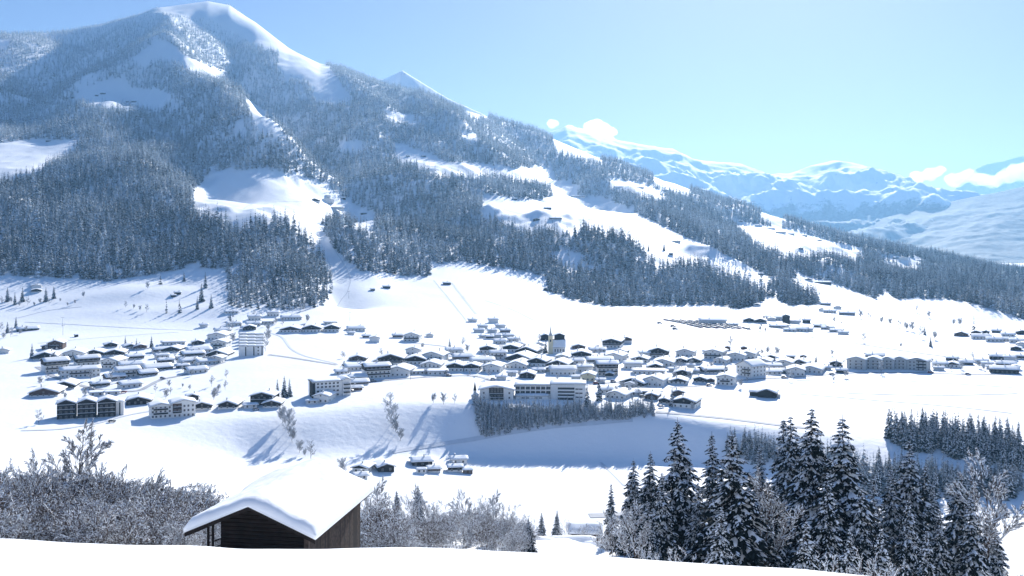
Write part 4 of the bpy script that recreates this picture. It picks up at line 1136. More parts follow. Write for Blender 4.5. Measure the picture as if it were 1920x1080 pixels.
ROWS = [
 # left village
 (85,655,14,'B','g',1,0),(107,655,26,'B','g',2,-12),(88,674,40,'d','g',1,-8),(142,675,36,'w','g',2,-12),(181,667,32,'d','g',1,-14),(207,652,22,'d','g',1,5),(218,667,33,'d','g',1,-8),
 (243,655,22,'m','g',1,10),(262,655,22,'b','g',1,8),(301,661,27,'b','e',1,10),(252,674,30,'d','e',1,12),
 (103,698,41,'m','e',3,14),(163,685,40,'d','e',2,10),(214,690,30,'w','g',2,-25),(246,690,42,'w','e',1,5),(293,696,50,'d','e',1,18),(150,707,72,'w','e',2,4),(237,708,42,'w','e',2,14),(214,713,33,'b','e',1,16),
 (275,706,32,'d','e',1,18),(126,729,36,'d','g',1,-12),(187,726,32,'d','e',1,12),(243,727,38,'m','e',1,18),(90,743,48,'b','g',1,-14),(181,742,26,'w','e',0.7,0,1),(211,741,26,'w','e',0.7,0,1),(114,738,13,'w','e',0.7,0),
 (8,663,20,'w','g',1,-10),(52,620,36,'D','e',0.8,2),(143,632,7,'D','e',0.7,10),
 (262,758,42,'D','g',1,-6),(361,751,23,'D','g',1,0),(381,768,34,'d','g',1,-6),(433,766,34,'d','g',1,-14),(469,766,25,'w','e',0.8,5,1),(497,759,42,'D','g',2,-14),(513,764,33,'d','g',1,-10),
 # upper left houses
 (382,614,15,'m','e',1,0),(434,588,24,'w','e',0.8,0),(438,611,26,'w','e',1,8),(475,612,26,'w','e',1,0),(477,601,23,'m','e',1.5,0),(512,593,22,'m','e',1.5,0),(502,607,24,'w','e',0.8,0,1),(468,619,23,'D','g',1,0),(546,600,36,'m','e',1,2),
 (548,623,38,'m','g',1,-8),(586,623,32,'d','g',1.5,-6),(624,622,27,'d','g',1.5,-6),(620,609,24,'w','e',1,0,1),(668,621,32,'m','e',1,0),(417,624,28,'w','e',1,5),(412,637,32,'w','g',1.5,-14),(414,654,29,'w','g',2,-16),
 (325,647,40,'w','e',1,0,1),(371,646,22,'D','g',0.8,0),(327,660,28,'d','g',1,-16),(372,662,42,'w','e',1,8),(413,670,38,'d','g',1,-16),(361,669,38,'d','e',1,12),(352,683,33,'w','e',1,18),(385,684,33,'w','e',1,18),(408,681,24,'w','g',1.5,-20),(367,700,36,'m','e',1,18),(310,681,28,'d','e',1,12),(303,672,24,'w','e',1,10),(342,690,22,'D','e',0.8,10),
 (68,540,17,'w','g',1,0),(68,549,17,'d','g',1,0),(333,553,12,'D','e',1,6),(325,557,9,'D','e',0.8,6),
 # fields above the church village
 (703,642,19,'w','g',1.5,-4),(688,634,17,'b','e',0.8,0),(746,634,20,'b','e',1,0),(774,640,29,'m','g',2,-8),(658,628,14,'w','e',0.8,0),(806,632,14,'w','g',0.8,0),
 # village left of the church
 (776,665,26,'m','g',1.5,-8),(673,676,30,'B','g',0.8,-8),(668,694,44,'m','e',1,14),(712,684,22,'w','g',1,-10),(736,685,45,'d','g',2,-8),(782,683,37,'d','g',1.5,-8),(815,680,40,'m','g',2,-14),(852,662,32,'w','e',1,0),(868,675,38,'b','e',1,6),
 (811,689,37,'w','g',0.8,-10),(855,696,31,'d','g',1.5,-6),(887,697,29,'d','g',1.5,-10),(705,709,46,'m','e',3,14),(751,705,42,'m','g',1.5,-12),(790,702,38,'w','e',0.8,8,1),(820,703,36,'w','e',1,2,1),(664,714,42,'w','e',1,8),(672,722,34,'b','e',0.8,8),(668,732,22,'B','e',0.7,8),(585,758,22,'w','e',0.7,0,1),(609,755,29,'w','g',1.5,-20),(640,702,24,'w','e',0.8,6),
 # street above the church
 (886,604,16,'m','e',1,5),(925,606,19,'m','e',1.5,0),(905,616,18,'w','e',1,5),(898,624,19,'m','e',1,6),(938,615,18,'w','e',1,4),(923,624,17,'w','e',1,4),(947,624,19,'b','e',1,6),(930,634,19,'w','e',1,8),(953,634,21,'w','e',1,6),(937,645,23,'w','e',1,8),(962,641,21,'m','e',1,6),(918,636,14,'d','e',1,5),(970,650,20,'w','e',1,4),(905,634,14,'w','e',0.8,4),
 (916,662,29,'d','g',1.5,-6),(934,674,31,'w','e',2,3),(961,660,29,'d','g',1.5,-10),(994,664,39,'d','g',1,-16),(1023,638,19,'D','g',1.5,0),(1049,640,20,'D','g',2,0),(1011,650,19,'w','g',0.8,0),
 # centre
 (978,678,44,'d','g',1,-16),(1012,687,34,'d','g',1.5,-16),(1050,689,38,'D','g',1,-12),(973,691,37,'w','g',1,-12),(926,698,33,'w','g',1.5,-12),(904,682,42,'w','e',1,5),(990,709,27,'D','g',1,-6),(1009,699,24,'w','e',0.8,5),(1055,703,46,'m','e',1.5,2),(1056,674,26,'w','g',0.8,-8),
 (1090,670,36,'d','g',1,0),(1085,654,24,'B','g',0.8,0),(1081,683,27,'w','e',1,5),(1096,698,29,'w','e',1.5,8),(1124,692,46,'m','e',2.5,6),(1138,704,38,'m','e',3,8),(1104,714,25,'c','g',1.5,-6),(1143,708,15,'d','g',1,-4),(1126,718,18,'w','e',0.8,0),(1156,677,31,'m','g',1.5,-14),(1150,652,33,'d','g',2,-8),(1175,644,20,'b','g',1.5,0),(1166,665,22,'d','g',1,-14),(1120,660,30,'w','e',0.8,4),
 (1136,738,27,'w','e',1,10),(1161,748,38,'w','g',1,-20),(1184,728,22,'w','g',1,-14),(1080,712,18,'w','e',0.8,5),(1032,697,20,'w','g',0.8,-8),(960,704,18,'w','e',0.8,0),(940,712,20,'w','e',0.8,0),
 # right of the church
 (1236,671,34,'d','g',2,-6),(1209,671,19,'w','e',1.5,0),(1287,669,32,'m','g',1.5,-8),(1342,673,33,'m','g',2,-12),(1383,676,34,'m','g',1.5,-10),(1355,682,24,'w','g',1,-20),(1246,686,38,'w','g',1,-8),(1278,682,21,'d','g',1,-6),(1303,682,24,'d','g',1,-10),(1336,700,44,'d','e',1,20),
 (1187,692,33,'w','e',1.5,0),(1201,680,31,'m','g',1,-8),(1229,693,30,'D','g',0.7,0),(1295,690,16,'w','e',0.7,0),(1195,725,46,'d','g',1,-22),(1216,702,56,'w','e',1,2,1),(1229,724,38,'m','g',1.5,-14),(1281,706,31,'d','g',1,-4),(1273,720,32,'m','g',0.8,-4),(1314,718,24,'d','g',1,-6),(1333,718,14,'b','g',0.8,0),(1363,722,32,'w','g',2,-8),(1262,697,18,'w','e',0.8,0),(1300,700,20,'w','e',0.8,0),
 (1211,740,54,'w','e',0.8,3,1),(1224,749,24,'B','g',1,-10),(1247,758,21,'d','g',1,-8),(1272,743,23,'B','g',1,0),(1288,765,42,'d','g',1.5,-14),(1186,742,28,'w','e',0.8,12),
 (1364,657,10,'B','g',1,0),(1395,658,12,'B','g',1,0),(1403,673,29,'w','g',1.5,-6),(1433,684,27,'w','g',1,-8),(1445,675,18,'D','g',1,0),(1449,692,28,'m','e',1,12),(1445,702,34,'w','e',0.8,12),(1472,690,30,'w','g',1.5,-8),(1483,674,15,'D','e',1,0),(1502,686,29,'m','g',1,-12),(1506,673,12,'B','g',0.8,0),(1492,704,32,'w','g',1.5,0),(1523,699,40,'w','g',1,-8),(1550,694,18,'w','e',0.8,0),(1567,687,22,'D','g',1,0),(1578,699,20,'D','e',0.8,4),(1467,700,24,'D','e',0.7,12),(1420,694,16,'w','g',1,0),(1326,663,16,'w','e',0.8,0),(1415,665,18,'m','g',1,0),
 # right end
 (1640,671,31,'B','e',0.8,6),(1762,688,25,'w','e',1,8),(1760,695,19,'w','e',0.8,8),(1787,689,22,'m','g',1,-6),(1785,676,21,'D','e',0.8,6),(1811,684,23,'D','e',0.8,8),(1882,700,46,'D','e',1.2,6),(1886,687,32,'b','e',0.8,6),(1850,686,20,'w','e',0.8,6),(1840,681,22,'w','e',0.8,6),(1870,674,26,'D','e',1,6),(1893,676,20,'m','e',1,0),(1915,674,22,'d','e',1,0),(1857,692,15,'w','e',0.7,0),(1905,694,14,'w','g',1,0),
 (1802,630,23,'B','g',0.8,0),(1830,628,17,'d','g',1,0),(1848,627,14,'D','g',1,0),(1868,624,16,'D','e',0.8,0),(1838,636,29,'w','e',1,8),(1864,641,27,'w','e',1,8),(1886,640,26,'w','e',0.8,4),(1905,643,23,'m','e',1,6),(1916,651,19,'w','g',1,-8),(1905,657,19,'D','g',0.7,0),(1915,627,17,'D','g',1,8),(1890,631,22,'w','e',0.8,4),(1850,634,16,'d','g',0.8,0),
 # upper right hamlet
 (1336,608,46,'m','e',1.5,4),(1405,605,22,'d','g',1,0),(1426,606,22,'d','g',1,0),(1447,602,14,'w','g',1,0),(1458,601,40,'m','e',1.3,2),(1474,607,14,'D','g',3,0),(1490,607,18,'w','e',1,0),(1512,606,15,'D','e',1.3,0),(1458,615,28,'b','e',0.8,6),(1480,622,21,'m','e',0.8,6),(1500,622,25,'m','e',1,0),(1515,622,18,'w','e',1,0),(1470,614,18,'w','g',0.8,0),(1376,612,16,'w','e',0.8,0),
 (1536,614,19,'B','e',0.8,8),(1551,618,21,'b','e',0.8,8),(1566,623,20,'d','e',0.8,8),(1581,627,18,'w','e',0.8,8),(1420,575,12,'m','g',1,-6),(1548,573,18,'b','e',1,0),(1556,587,22,'m','e',1,0),(1588,591,26,'d','e',1,6),(1541,584,12,'w','g',1,0),(1570,580,14,'w','g',1,0),
]
NAMES = [
 (0,80,600,640,'by the trees at the left edge of the valley'),(0,40,640,680,'at the left edge beside the white field'),(130,150,625,640,'alone in the white field above the left village'),
 (60,160,640,680,'in the back row of the left village, left part'),(160,330,640,664,'in the rearmost row of the left village'),(160,275,664,680,'in the back row of the left village, right part'),
 (60,200,680,715,'in the middle of the left village, left of its centre'),(200,330,680,715,'in the middle of the left village, right of its centre'),
 (60,215,715,750,'in the front row of the left village'),(215,280,715,750,'at the front right corner of the left village'),(240,300,750,780,'right behind the dark triple gabled block'),
 (350,455,745,775,'on the terrace edge right of the white hotel'),(455,530,745,775,'on the terrace edge beside the three spruces'),
 (370,400,605,620,'alone in the field left of the upper houses'),(420,530,580,605,'at the foot of the low wood'),(400,450,605,660,'left of the stepped row houses'),(450,530,605,625,'directly behind the stepped row houses'),
 (530,640,595,630,'in the upper houses right of the row houses'),(640,720,610,650,'at the foot of the wide ski slope, left'),(720,830,610,650,'at the foot of the wide ski slope, right'),
 (310,340,635,665,'at the left of the knot of roofs beside the row houses'),(340,440,635,675,'in the knot of roofs left of the row houses'),(295,345,665,700,'where the left village meets the knot of roofs'),(340,420,675,705,'in the lowest row left of the row houses'),
 (50,90,530,555,'among trees in the upper left field'),(320,340,545,560,'above the pair of dark and pale spruces'),
 (760,800,650,672,'at the rear of the village below the ski slope'),(630,700,660,700,'at the left end of the long village'),(700,760,670,690,'at the left of the long village, in its back row'),(760,835,670,695,'in the long village between its left end and centre'),(835,885,655,680,'behind the middle of the long village, left of the church'),(835,900,688,700,'in the front row left of the church'),
 (680,840,695,712,'in the front row of the long village, left part'),(630,690,700,740,'right behind the white four storey hotel'),(570,625,745,765,'in front of the white four storey hotel'),
 (875,935,595,640,'in the street climbing behind the church, left side'),(935,980,595,655,'in the street climbing behind the church, right side'),(935,940,640,650,'in the street climbing behind the church'),
 (890,1000,655,676,'just left of the church tower'),(1000,1070,630,655,'right behind the church'),
 (890,960,676,720,'behind the left wing of the long hotel'),(960,1030,676,720,'behind the middle of the long hotel'),(1030,1075,665,720,'behind the right wing of the long hotel'),(1070,1110,645,686,'just right of the church nave'),(1070,1115,686,720,'between the long hotel and the tall pair of houses'),
 (1110,1145,655,720,'at the tall pair of houses right of the centre'),(1140,1185,640,680,'behind the tall pair of houses right of the centre'),(1110,1192,720,755,'directly right of the long hotel'),
 (1180,1260,660,698,'in the back row right of the centre, left half'),(1180,1245,698,730,'around the big barn roof right of the long hotel'),(1200,1300,730,770,'at the front edge of the village above the shaded bank'),
 (1260,1330,660,695,'in the back row right of the centre, right half'),(1245,1345,695,725,'in the front row left of the dark farm'),(1320,1372,655,725,'left of the big slant roofed white block'),
 (1372,1430,650,700,'behind the big slant roofed white block'),(1425,1480,665,705,'immediately right of the big white block'),(1480,1515,665,710,'between the big white block and the apartment row'),(1515,1600,680,705,'just left of the apartment row'),
 (1620,1660,660,675,'in the field behind the apartment row'),(1740,1830,670,700,'right of the apartment row'),(1830,1920,668,705,'round the long dark barn at the right edge'),
 (1790,1860,618,660,'in the far right hamlet, left half'),(1860,1925,618,660,'in the far right hamlet, right half'),
 (1300,1400,600,615,'beside the car park'),(1400,1465,598,620,'in the upper right hamlet, left part'),(1465,1530,598,625,'in the upper right hamlet, middle part'),(1530,1590,610,630,'in the tail of the upper right hamlet'),(1410,1430,570,580,'under the forest beside the round spruce clump'),(1535,1600,568,595,'at the wooded corner above the upper right hamlet'),
]
district(ROWS, NAMES)

HILL = [(590,378,18,'d','g',1,0,'dark hut left of the hill inn above the central meadow'),(613,379,24,'m','g',1.5,0,'hill inn with dark gable above the central meadow'),(612,370,15,'m','e',1,0,'small house right behind the hill inn'),(625,392,36,'d','e',1,4,'long dark farm below the hill inn'),(642,373,12,'D','e',1,0,'small barn right of the hill inn'),(682,402,11,'D','e',1,0,'lone hut at the right tip of the central meadow'),
 (725,541,14,'D','e',1,-4,'dark barn alone on the wide ski slope, the larger of two'),(699,545,9,'D','e',0.7,0,'low hut left of the dark barn on the wide ski slope'),(838,534,14,'D','e',1,5,'dark barn beside the narrow road on the ski slope'),(1023,545,8,'D','g',1,0,'dark hut at the forest edge above the church'),
 (965,375,9,'D','e',1,0,'hut at the upper rim of the middle right meadow'),(1027,392,13,'D','e',1,6,'dark hut in the middle right meadow'),(1042,412,22,'d','e',1,0,'row like farmhouse at the lower rim of the middle right meadow'),(1084,371,24,'d','e',1.5,0,'mountain farm at the top of the sloping right meadow'),(1006,414,12,'D','g',1,0,'hut at the lower left rim of the middle right meadow'),
 (193,177,9,'D','e',1,0,'upper hut of the high meadow, left one'),(181,180,6,'D','e',1,0,'tiny hut left of the upper hut on the high meadow'),(251,192,9,'D','e',1,0,'right hut of the high meadow'),(239,192,6,'D','e',1,0,'tiny hut left of the right hut on the high meadow'),(137,185,6,'D','e',1,0,'tiny hut at the left tip of the high meadow'),(91,266,9,'D','e',1,0,'dark hut on the left bright meadow'),
 (765,294,7,'D','e',1,0,'tiny hut on the narrow meadow, left one'),(794,294,9,'D','e',1,0,'tiny hut on the narrow meadow, right one'),(1388,416,8,'D','e',1,0,'topmost hut of the long right meadow'),(1422,424,12,'m','e',1,0,'left farmhouse in the row on the long right meadow'),(1446,430,13,'m','e',1,0,'second farmhouse in the row on the long right meadow'),(1464,438,17,'d','e',1.5,0,'biggest farmhouse in the row on the long right meadow'),(1483,440,12,'d','e',1,0,'farmhouse right of the biggest one on the long right meadow'),(1508,443,10,'D','e',1,0,'dark hut right of the row on the long right meadow'),(1536,452,10,'D','e',1,0,'last hut at the right of the long right meadow'),(1502,468,8,'D','e',1,0,'hut at the lower rim of the long right meadow'),
 (1680,485,11,'D','e',1,0,'left house in the clearing of the far right forest'),(1693,488,14,'m','g',1.5,0,'gabled house in the clearing of the far right forest'),(1725,490,20,'w','e',1,0,'long roofed house right in the clearing of the far right forest'),(1516,527,13,'m','g',1,0,'small farmhouse on the small meadow right'),(1540,532,32,'D','e',1,6,'long dark farm on the small meadow right'),(1426,516,9,'D','e',1,0,'dark hut at the foot of the sloping right meadow'),(1268,455,15,'d','e',1,0,'farm at the right of the lone spruce on the ski slope'),(1258,478,8,'D','e',1,0,'little hut below the farm on the ski slope'),(1160,352,16,'m','e',1,0,'farmhouse at the top left of the right ridge meadow'),(1200,353,14,'m','e',1,0,'farmhouse in the middle of the right ridge meadow'),(1246,358,12,'w','e',1,0,'farmhouse right on the ridge meadow')]
for (px, py, w_, st_, o_, n_, yw, lab) in HILL:
    house(px, py, w_, st_, o_, n_, yw, lab, False, 'huts and farms on the mountain side', dmin=900, cat='hut' if w_ < 16 else 'house')
LOW = [(681,886,31,'m','g',1,-20,'white house with dark gable at the left end of the lower farm hamlet'),(719,884,31,'D','g',1,14,'dark wooden barn second from the left in the lower hamlet'),(676,899,26,'w','e',0.7,6,'low white garage below the left house of the lower hamlet'),(790,874,38,'D','e',1,8,'large dark farmhouse standing rearmost in the lower hamlet'),(814,886,25,'b','e',0.8,2,'small brown building before the large dark farmhouse'),(790,888,18,'w','e',0.5,4,'low snow covered shed in the middle of the lower hamlet'),(860,870,30,'w','e',1,6,'white house behind the balconied one in the lower hamlet'),(853,885,27,'d','e',1,4,'dark balconied house at the right of the lower hamlet'),(877,888,18,'B','e',0.5,2,'low brown shed at the right end of the lower hamlet')]
for (px, py, w_, st_, o_, n_, yw, lab) in LOW:
    house(px, py, w_, st_, o_, n_, yw, lab, True, 'houses of the lower hamlet', dmin=400)
# roofs in the hollow before the foreground spruces
def near_house(px, ridge_row, D, w, l, hh, rz, label):
    x = (px - 960) / F * D; zr = -(ridge_row - HOR) / F * D
    e = bpy.data.objects.new('house', None); COL.objects.link(e)
    rise = w / 2 * 0.42
    e.location = (x, D, zr - rise - hh - .5); e.rotation_euler = (0, 0, math.radians(rz))
    b = MB(); b.prism([(-w/2, -3), (w/2, -3), (w/2, hh), (0, hh + rise), (-w/2, hh)], -l/2, l/2); add('wall', b.mesh('wall', [M_BROWN]), e)
    b = MB(); xw = w/2 + .8; ze = hh - .34; b.prism([(-xw, ze), (0, hh + rise + .02), (xw, ze), (xw, ze + .2), (0, hh + rise + .22), (-xw, ze + .2)], -l/2 - .8, l/2 + .8); add('roof', b.mesh('roof', [M_WOOD]), e)
    add('roof_snow', snow_slab(2 * xw + .1, l + 1.7, hh + rise - ze, 0.7, int(px), base=ze + .2), e)
    add('door', window_mesh(1.2, 2.0), e, (0, -l/2 - .03, 1.0))
    tag(e, label, 'house')
near_house(1036, 1011, 190, 6.5, 6, 1.6, 62, 'snow buried house roof right of the small snow loaded spruce')
near_house(1072, 1006, 215, 6, 9, 1.6, 88, 'long low snowy roof behind the buried house')
near_house(1098, 982, 250, 5, 7, 2.6, 84, 'dark shed with snowy roof left of the foreground spruces')
near_house(1145, 1017, 200, 7, 9, 2.0, 80, 'pale snowy roof half hidden by the leftmost foreground spruces')

# ---- larger buildings made one by one
def holder(name, px, py, rz, label, cat, dmin=380, dz=-0.2):
    x, y, z = at(px, py, dmin)
    e = bpy.data.objects.new(name, None); COL.objects.link(e)
    e.location = (x, y, z + dz); e.rotation_euler = (0, 0, -math.atan2(x, y) + math.radians(rz))
    tag(e, label, cat); return e, y / F
def gable_block(e, x0, x1, y0, y1, h, rise, lo, up, hl, over=1.0, th=.6, z0=-2, seed=1):
    """one wing, ridge along y, gable to the camera"""
    w = x1 - x0; cx = (x0 + x1) / 2; l = y1 - y0
    b = MB()
    if up is None: b.prism([(x0, z0), (x1, z0), (x1, h), (cx, h + rise), (x0, h)], y0, y1)
    else: b.box(x0, x1, y0, y1, z0, hl)
    add('wall', b.mesh('wall', [lo]), e)
    if up is not None:
        b = MB(); b.prism([(x0 - .05, hl + .003), (x1 + .05, hl + .003), (x1 + .05, h), (cx, h + rise), (x0 - .05, h)], y0 - .05, y1 + .05); add('upper_wall', b.mesh('upper_wall', [up]), e)
    xw = w/2 + over; ze = h - rise * over / (w/2)
    b = MB(); b.prism([(cx - xw, ze), (cx, h + rise + .02), (cx + xw, ze), (cx + xw, ze + .2), (cx, h + rise + .22), (cx - xw, ze + .2)], y0 - over, y1 + over)
    rf = add('roof', b.mesh('roof', [M_WOOD]), e)
    add('roof_snow', snow_slab(2 * xw + .1, l + 2 * over + .1, h + rise - ze, th, seed, base=ze + .2), e, (cx, (y0 + y1) / 2, 0))
    return rf
def flat_block(e, x0, x1, y0, y1, h, m, th=.6, z0=-2, over=.5, seed=1):
    b = MB(); b.box(x0, x1, y0, y1, z0, h); add('wall', b.mesh('wall', [m]), e)
    b = MB(); b.box(x0 - over, x1 + over, y0 - over, y1 + over, h + .003, h + .25); add('roof', b.mesh('roof', [M_WOOD]), e)
    add('roof_snow', snow_slab(y1 - y0 + 2 * over, x1 - x0 + 2 * over, .5, th, seed, base=h + .25), e, ((x0 + x1) / 2, (y0 + y1) / 2, 0), math.pi / 2)
def windows(e, xs, zs, y, w=1.1, h=1.3):
    for z_ in zs:
        for x_ in xs: add('window', window_mesh(w, h), e, (x_, y - .03, z_))
def balconies(e, cx, w, zs, y, m=M_WOOD):
    for z_ in zs: add('balcony', balcony_mesh(w, m), e, (cx, y - .02, z_))

# dark triple gabled block
e, s = holder('apartment_house', 160, 785, -4, 'dark balconied apartment block with three gables standing before the left village', 'apartment house')
for i, cx in enumerate((-33 * s, 2 * s, 37 * s)):
    wd = 31 * s
    gable_block(e, cx - wd/2, cx + wd/2, i * -0.4, 12, 9.6, 1.9, M_PLASTER, M_WOOD, 0.6, over=.9, seed=i)
    balconies(e, cx, wd * .96, (2.6, 5.2, 7.9), i * -0.4 - .05)
    windows(e, [cx - wd * .3, cx, cx + wd * .3], (1.5, 4.3, 6.9), i * -0.4 - .06, 1.2, 1.5)
b = MB(); b.box(53 * s, 67 * s, 2, 11, -2, 8.6); add('side_wing', b.mesh('side_wing', [M_PLASTER]), e)
b = MB(); b.box(58.5 * s, 61 * s, 1.9, 1.99, 0, 8.2); add('window', b.mesh('window', [M_GLASS]), e)
add('roof_snow', snow_slab(16 * s, 11, .5, .6, 3, base=8.6), e, (60 * s, 6.5, 0))
# white terrace hotel
e, s = holder('hotel', 325, 784, 6, 'white hotel with two dark balcony bays on the terrace edge', 'hotel')
gable_block(e, -40 * s, -2 * s, 1, 13, 7.4, 1.5, M_PLASTER, None, 0, seed=5)
gable_block(e, -1.9 * s, 40 * s, 0, 13, 8.6, 1.8, M_PLASTER, None, 0, seed=6)
balconies(e, -22 * s, 26 * s, (2.7, 5.2), 1)
b = MB(); b.box(-1 * s, 15 * s, -.14, -.02, 3.0, 8.4); add('timber_bay', b.mesh('timber_bay', [M_BROWN]), e)
balconies(e, 7 * s, 15 * s, (3.0, 5.6), -.15)
windows(e, [-36 * s, -30 * s, -22 * s, -14 * s, -6 * s], (1.4, 4.2, 6.4), 1)
windows(e, [3 * s, 11 * s, 20 * s, 27 * s, 35 * s], (1.4, 4.2, 6.8), -.15)
# white four storey hotel
e, s = holder('hotel', 622, 744, 14, 'white four storey hotel with a flat snowy roof and stacked end balconies', 'hotel')
flat_block(e, -36 * s, 20 * s, 0, 12, 10.2, M_PLASTER, seed=8)
gable_block(e, 20.1 * s, 36 * s, -1, 12, 10.8, 1.2, M_PLASTER, None, 0, seed=9)
b = MB(); b.box(-36 * s - .06, -31 * s, -.08, 8, 0, 9.8); add('stair_tower', b.mesh('stair_tower', [M_WOOD]), e)
windows(e, [(-26 + 7.5 * k) * s for k in range(6)], (1.5, 4.2, 6.9, 9.0), 0, 1.5, 1.2)
balconies(e, 28 * s, 11 * s, (2.4, 4.9, 7.5), -1)
# long hotel above the plantation
e, s = holder('hotel', 931, 750, -3, 'broad gabled white hotel wing with brown balconies left of the glazed wing', 'hotel')
gable_block(e, -31 * s, 31 * s, 0, 16, 6.6, 2.3, M_PLASTER, None, 0, over=1.3, th=.8, seed=12)
b = MB(); b.box(-14 * s, 13 * s, -.14, -.02, .5, 8.0); add('timber_bay', b.mesh('timber_bay', [M_WOOD]), e)
balconies(e, 0, 27 * s, (.8, 3.3), -.15); windows(e, [-9 * s, -3 * s, 3 * s, 9 * s], (2.3, 5.0, 7.1), -.14, 1.3, 1.5); windows(e, [-24 * s, 24 * s], (1.6, 4.6), 0)
e, s = holder('hotel', 1001, 748, 0, 'long glazed hotel wing with two rows of large dark windows', 'hotel')
flat_block(e, -35 * s, 33 * s, 2, 13, 8.6, M_PLASTER, seed=13)
flat_block(e, -34 * s, 26 * s, -3, 1.98, 2.4, M_PLASTER, seed=14)
for k in range(7):
    for zz_ in (4.0, 6.8):
        add('window', window_mesh(8.0 * s, 2.0), e, ((-30.5 + 9.6 * k) * s, 1.96, zz_))
windows(e, [-20 * s, -12 * s, 4 * s, 12 * s], (1.2,), -3, 2.2, .8)
e, s = holder('hotel', 1065, 750, 0, 'cube shaped white hotel wing with dark recessed balconies under domed snow', 'hotel')
flat_block(e, -32 * s, 33 * s, 0, 14, 10.0, M_PLASTER, th=1.1, seed=15)
b = MB(); b.box(-19 * s, 12 * s, -.12, -.02, -.5, 8.2); add('dark_recess_panel', b.mesh('dark_recess_panel', [M_GLASS]), e)  # flat dark panel on the wall, its colour standing in for the recess's shade
for z_ in (2.3, 4.4, 6.5):
    b = MB(); b.box(-19 * s, 12 * s, -1.0, -.13, z_ - .45, z_ + .45); add('balcony', b.mesh('balcony', [M_PLASTER]), e)
windows(e, [17 * s, 24 * s], (2.0, 4.6, 7.2), 0, 2.2, .9)
# chapel with pointed spire
e, s = holder('chapel', 890, 750, -4, 'small chapel with a needle spire at the left end of the long hotel', 'chapel')
gable_block(e, -2, 2, 0, 6, 2.6, 1.4, M_GREY, None, 0, over=.4, th=.4, seed=21)
b = MB(); b.box(-.9, .9, 1, 2.8, 3.0, 6.0); tw = add('tower', b.mesh('tower', [M_GREY]), e)
b = MB(); b.poly([(-1, .9, 6), (1, .9, 6), (1, 2.9, 6), (-1, 2.9, 6), (0, 1.9, 12)], [(0, 1, 4), (1, 2, 4), (2, 3, 4), (3, 0, 4), (3, 2, 1, 0)]); add('spire', b.mesh('spire', [M_WOOD]), tw)
# church
e, s = holder('church', 1040, 664, 0, 'village church with cream tower, thin spire and broad snowy nave roof', 'church')
b = MB(); b.box(-12 * s, -3.5 * s, 0, 4.6, -2, 15.5); tw = add('tower', b.mesh('tower', [M_CREAM]), e)
cx = -7.75 * s
b = MB(); b.box(-12.6 * s, -2.9 * s, -.3, 4.9, 15.503, 16.0); b.poly([(cx - 1.7, .6, 16), (cx + 1.7, .6, 16), (cx + 1.7, 4, 16), (cx - 1.7, 4, 16), (cx - .8, 1.5, 18), (cx + .8, 1.5, 18), (cx + .8, 3.1, 18), (cx - .8, 3.1, 18)], [(0, 1, 5, 4), (1, 2, 6, 5), (2, 3, 7, 6), (3, 0, 4, 7)])
b.poly([(cx - .8, 1.5, 18), (cx + .8, 1.5, 18), (cx + .8, 3.1, 18), (cx - .8, 3.1, 18), (cx, 2.3, 25)], [(0, 1, 4), (1, 2, 4), (2, 3, 4), (3, 0, 4)])
add('spire', b.mesh('spire', [M_GREY]), tw)
b = MB(); b.box(cx - .6, cx + .6, -.1, 0.02, 10.5, 12.5); add('belfry_window', b.mesh('belfry_window', [M_GLASS]), tw)
b = MB(); b.box(-3.4 * s, 20 * s, .5, 10, -2, 6.0); add('wall', b.mesh('wall', [M_PLASTER]), e)
windows(e, [1 * s, 6 * s, 11 * s, 16 * s], (3.2,), .5, 1.0, 2.6)
b = MB(); b.prism([(-5.6, 5.6), (0, 12.0), (5.6, 5.6), (5.6, 5.8), (0, 12.25), (-5.6, 5.8)], -11.9 * s, 12.2 * s); add('roof', b.mesh('roof', [M_WOOD]), e, (8.3 * s, 5.25, 0), math.pi / 2)
add('roof_snow', snow_slab(11.4, 24.6 * s, 6.4, .5, 31, base=5.8), e, (8.3 * s, 5.25, 0), math.pi / 2)
# stepped row houses
for i, (py, lab) in enumerate([(634, 'rearmost of the stepped row houses'), (640, 'second stepped row house from the rear'), (646, 'third stepped row house from the rear'), (652, 'fourth stepped row house from the rear, before the front block'), (668, 'tall white front block of the stepped row houses')]):
    e, s = holder('row_house', 471, py, 3, lab, 'row house'); e['group'] = 'stepped row houses'
    hh = 4.2 if i < 4 else 8.8
    for k in range(3):
        x0 = (-22 + 15 * k) * s; x1 = x0 + 14.8 * s
        flat_block(e, x0, x1, k * .8, 7 + k * .8, hh - k * .5, M_PLASTER, th=.7, over=.3, seed=i * 3 + k)
    if i == 4:
        for k in (0, 1, 2):
            b = MB(); b.box((-11 + 15 * k) * s, (-9 + 15 * k) * s, k * .8 - .06, k * .8 + .02, .5, 8); add('window', b.mesh('window', [M_GLASS]), e)
        windows(e, [-18 * s, -1 * s, 13 * s], (1.6, 4.4, 7.0), 1.6)
# big white block with slanting roof
e, s = holder('apartment_house', 1398, 706, -38, 'big white block with dark balconied gable and long slanting roof', 'apartment house')
gable_block(e, -18 * s, 18 * s, -2, 15, 8.4, 3.6, M_PLASTER, None, 0, over=1.0, seed=41)
balconies(e, 6 * s, 18 * s, (2.6, 5.2), -2); windows(e, [-13 * s, -6 * s, 2 * s, 10 * s], (1.5, 4.2, 6.9), -2)
for z_ in (1.5, 4.2, 6.9):
    for y_ in (1, 5, 9, 13): add('window', window_mesh(1.1, 1.3), e, (18 * s + .03, y_, z_), math.pi / 2)
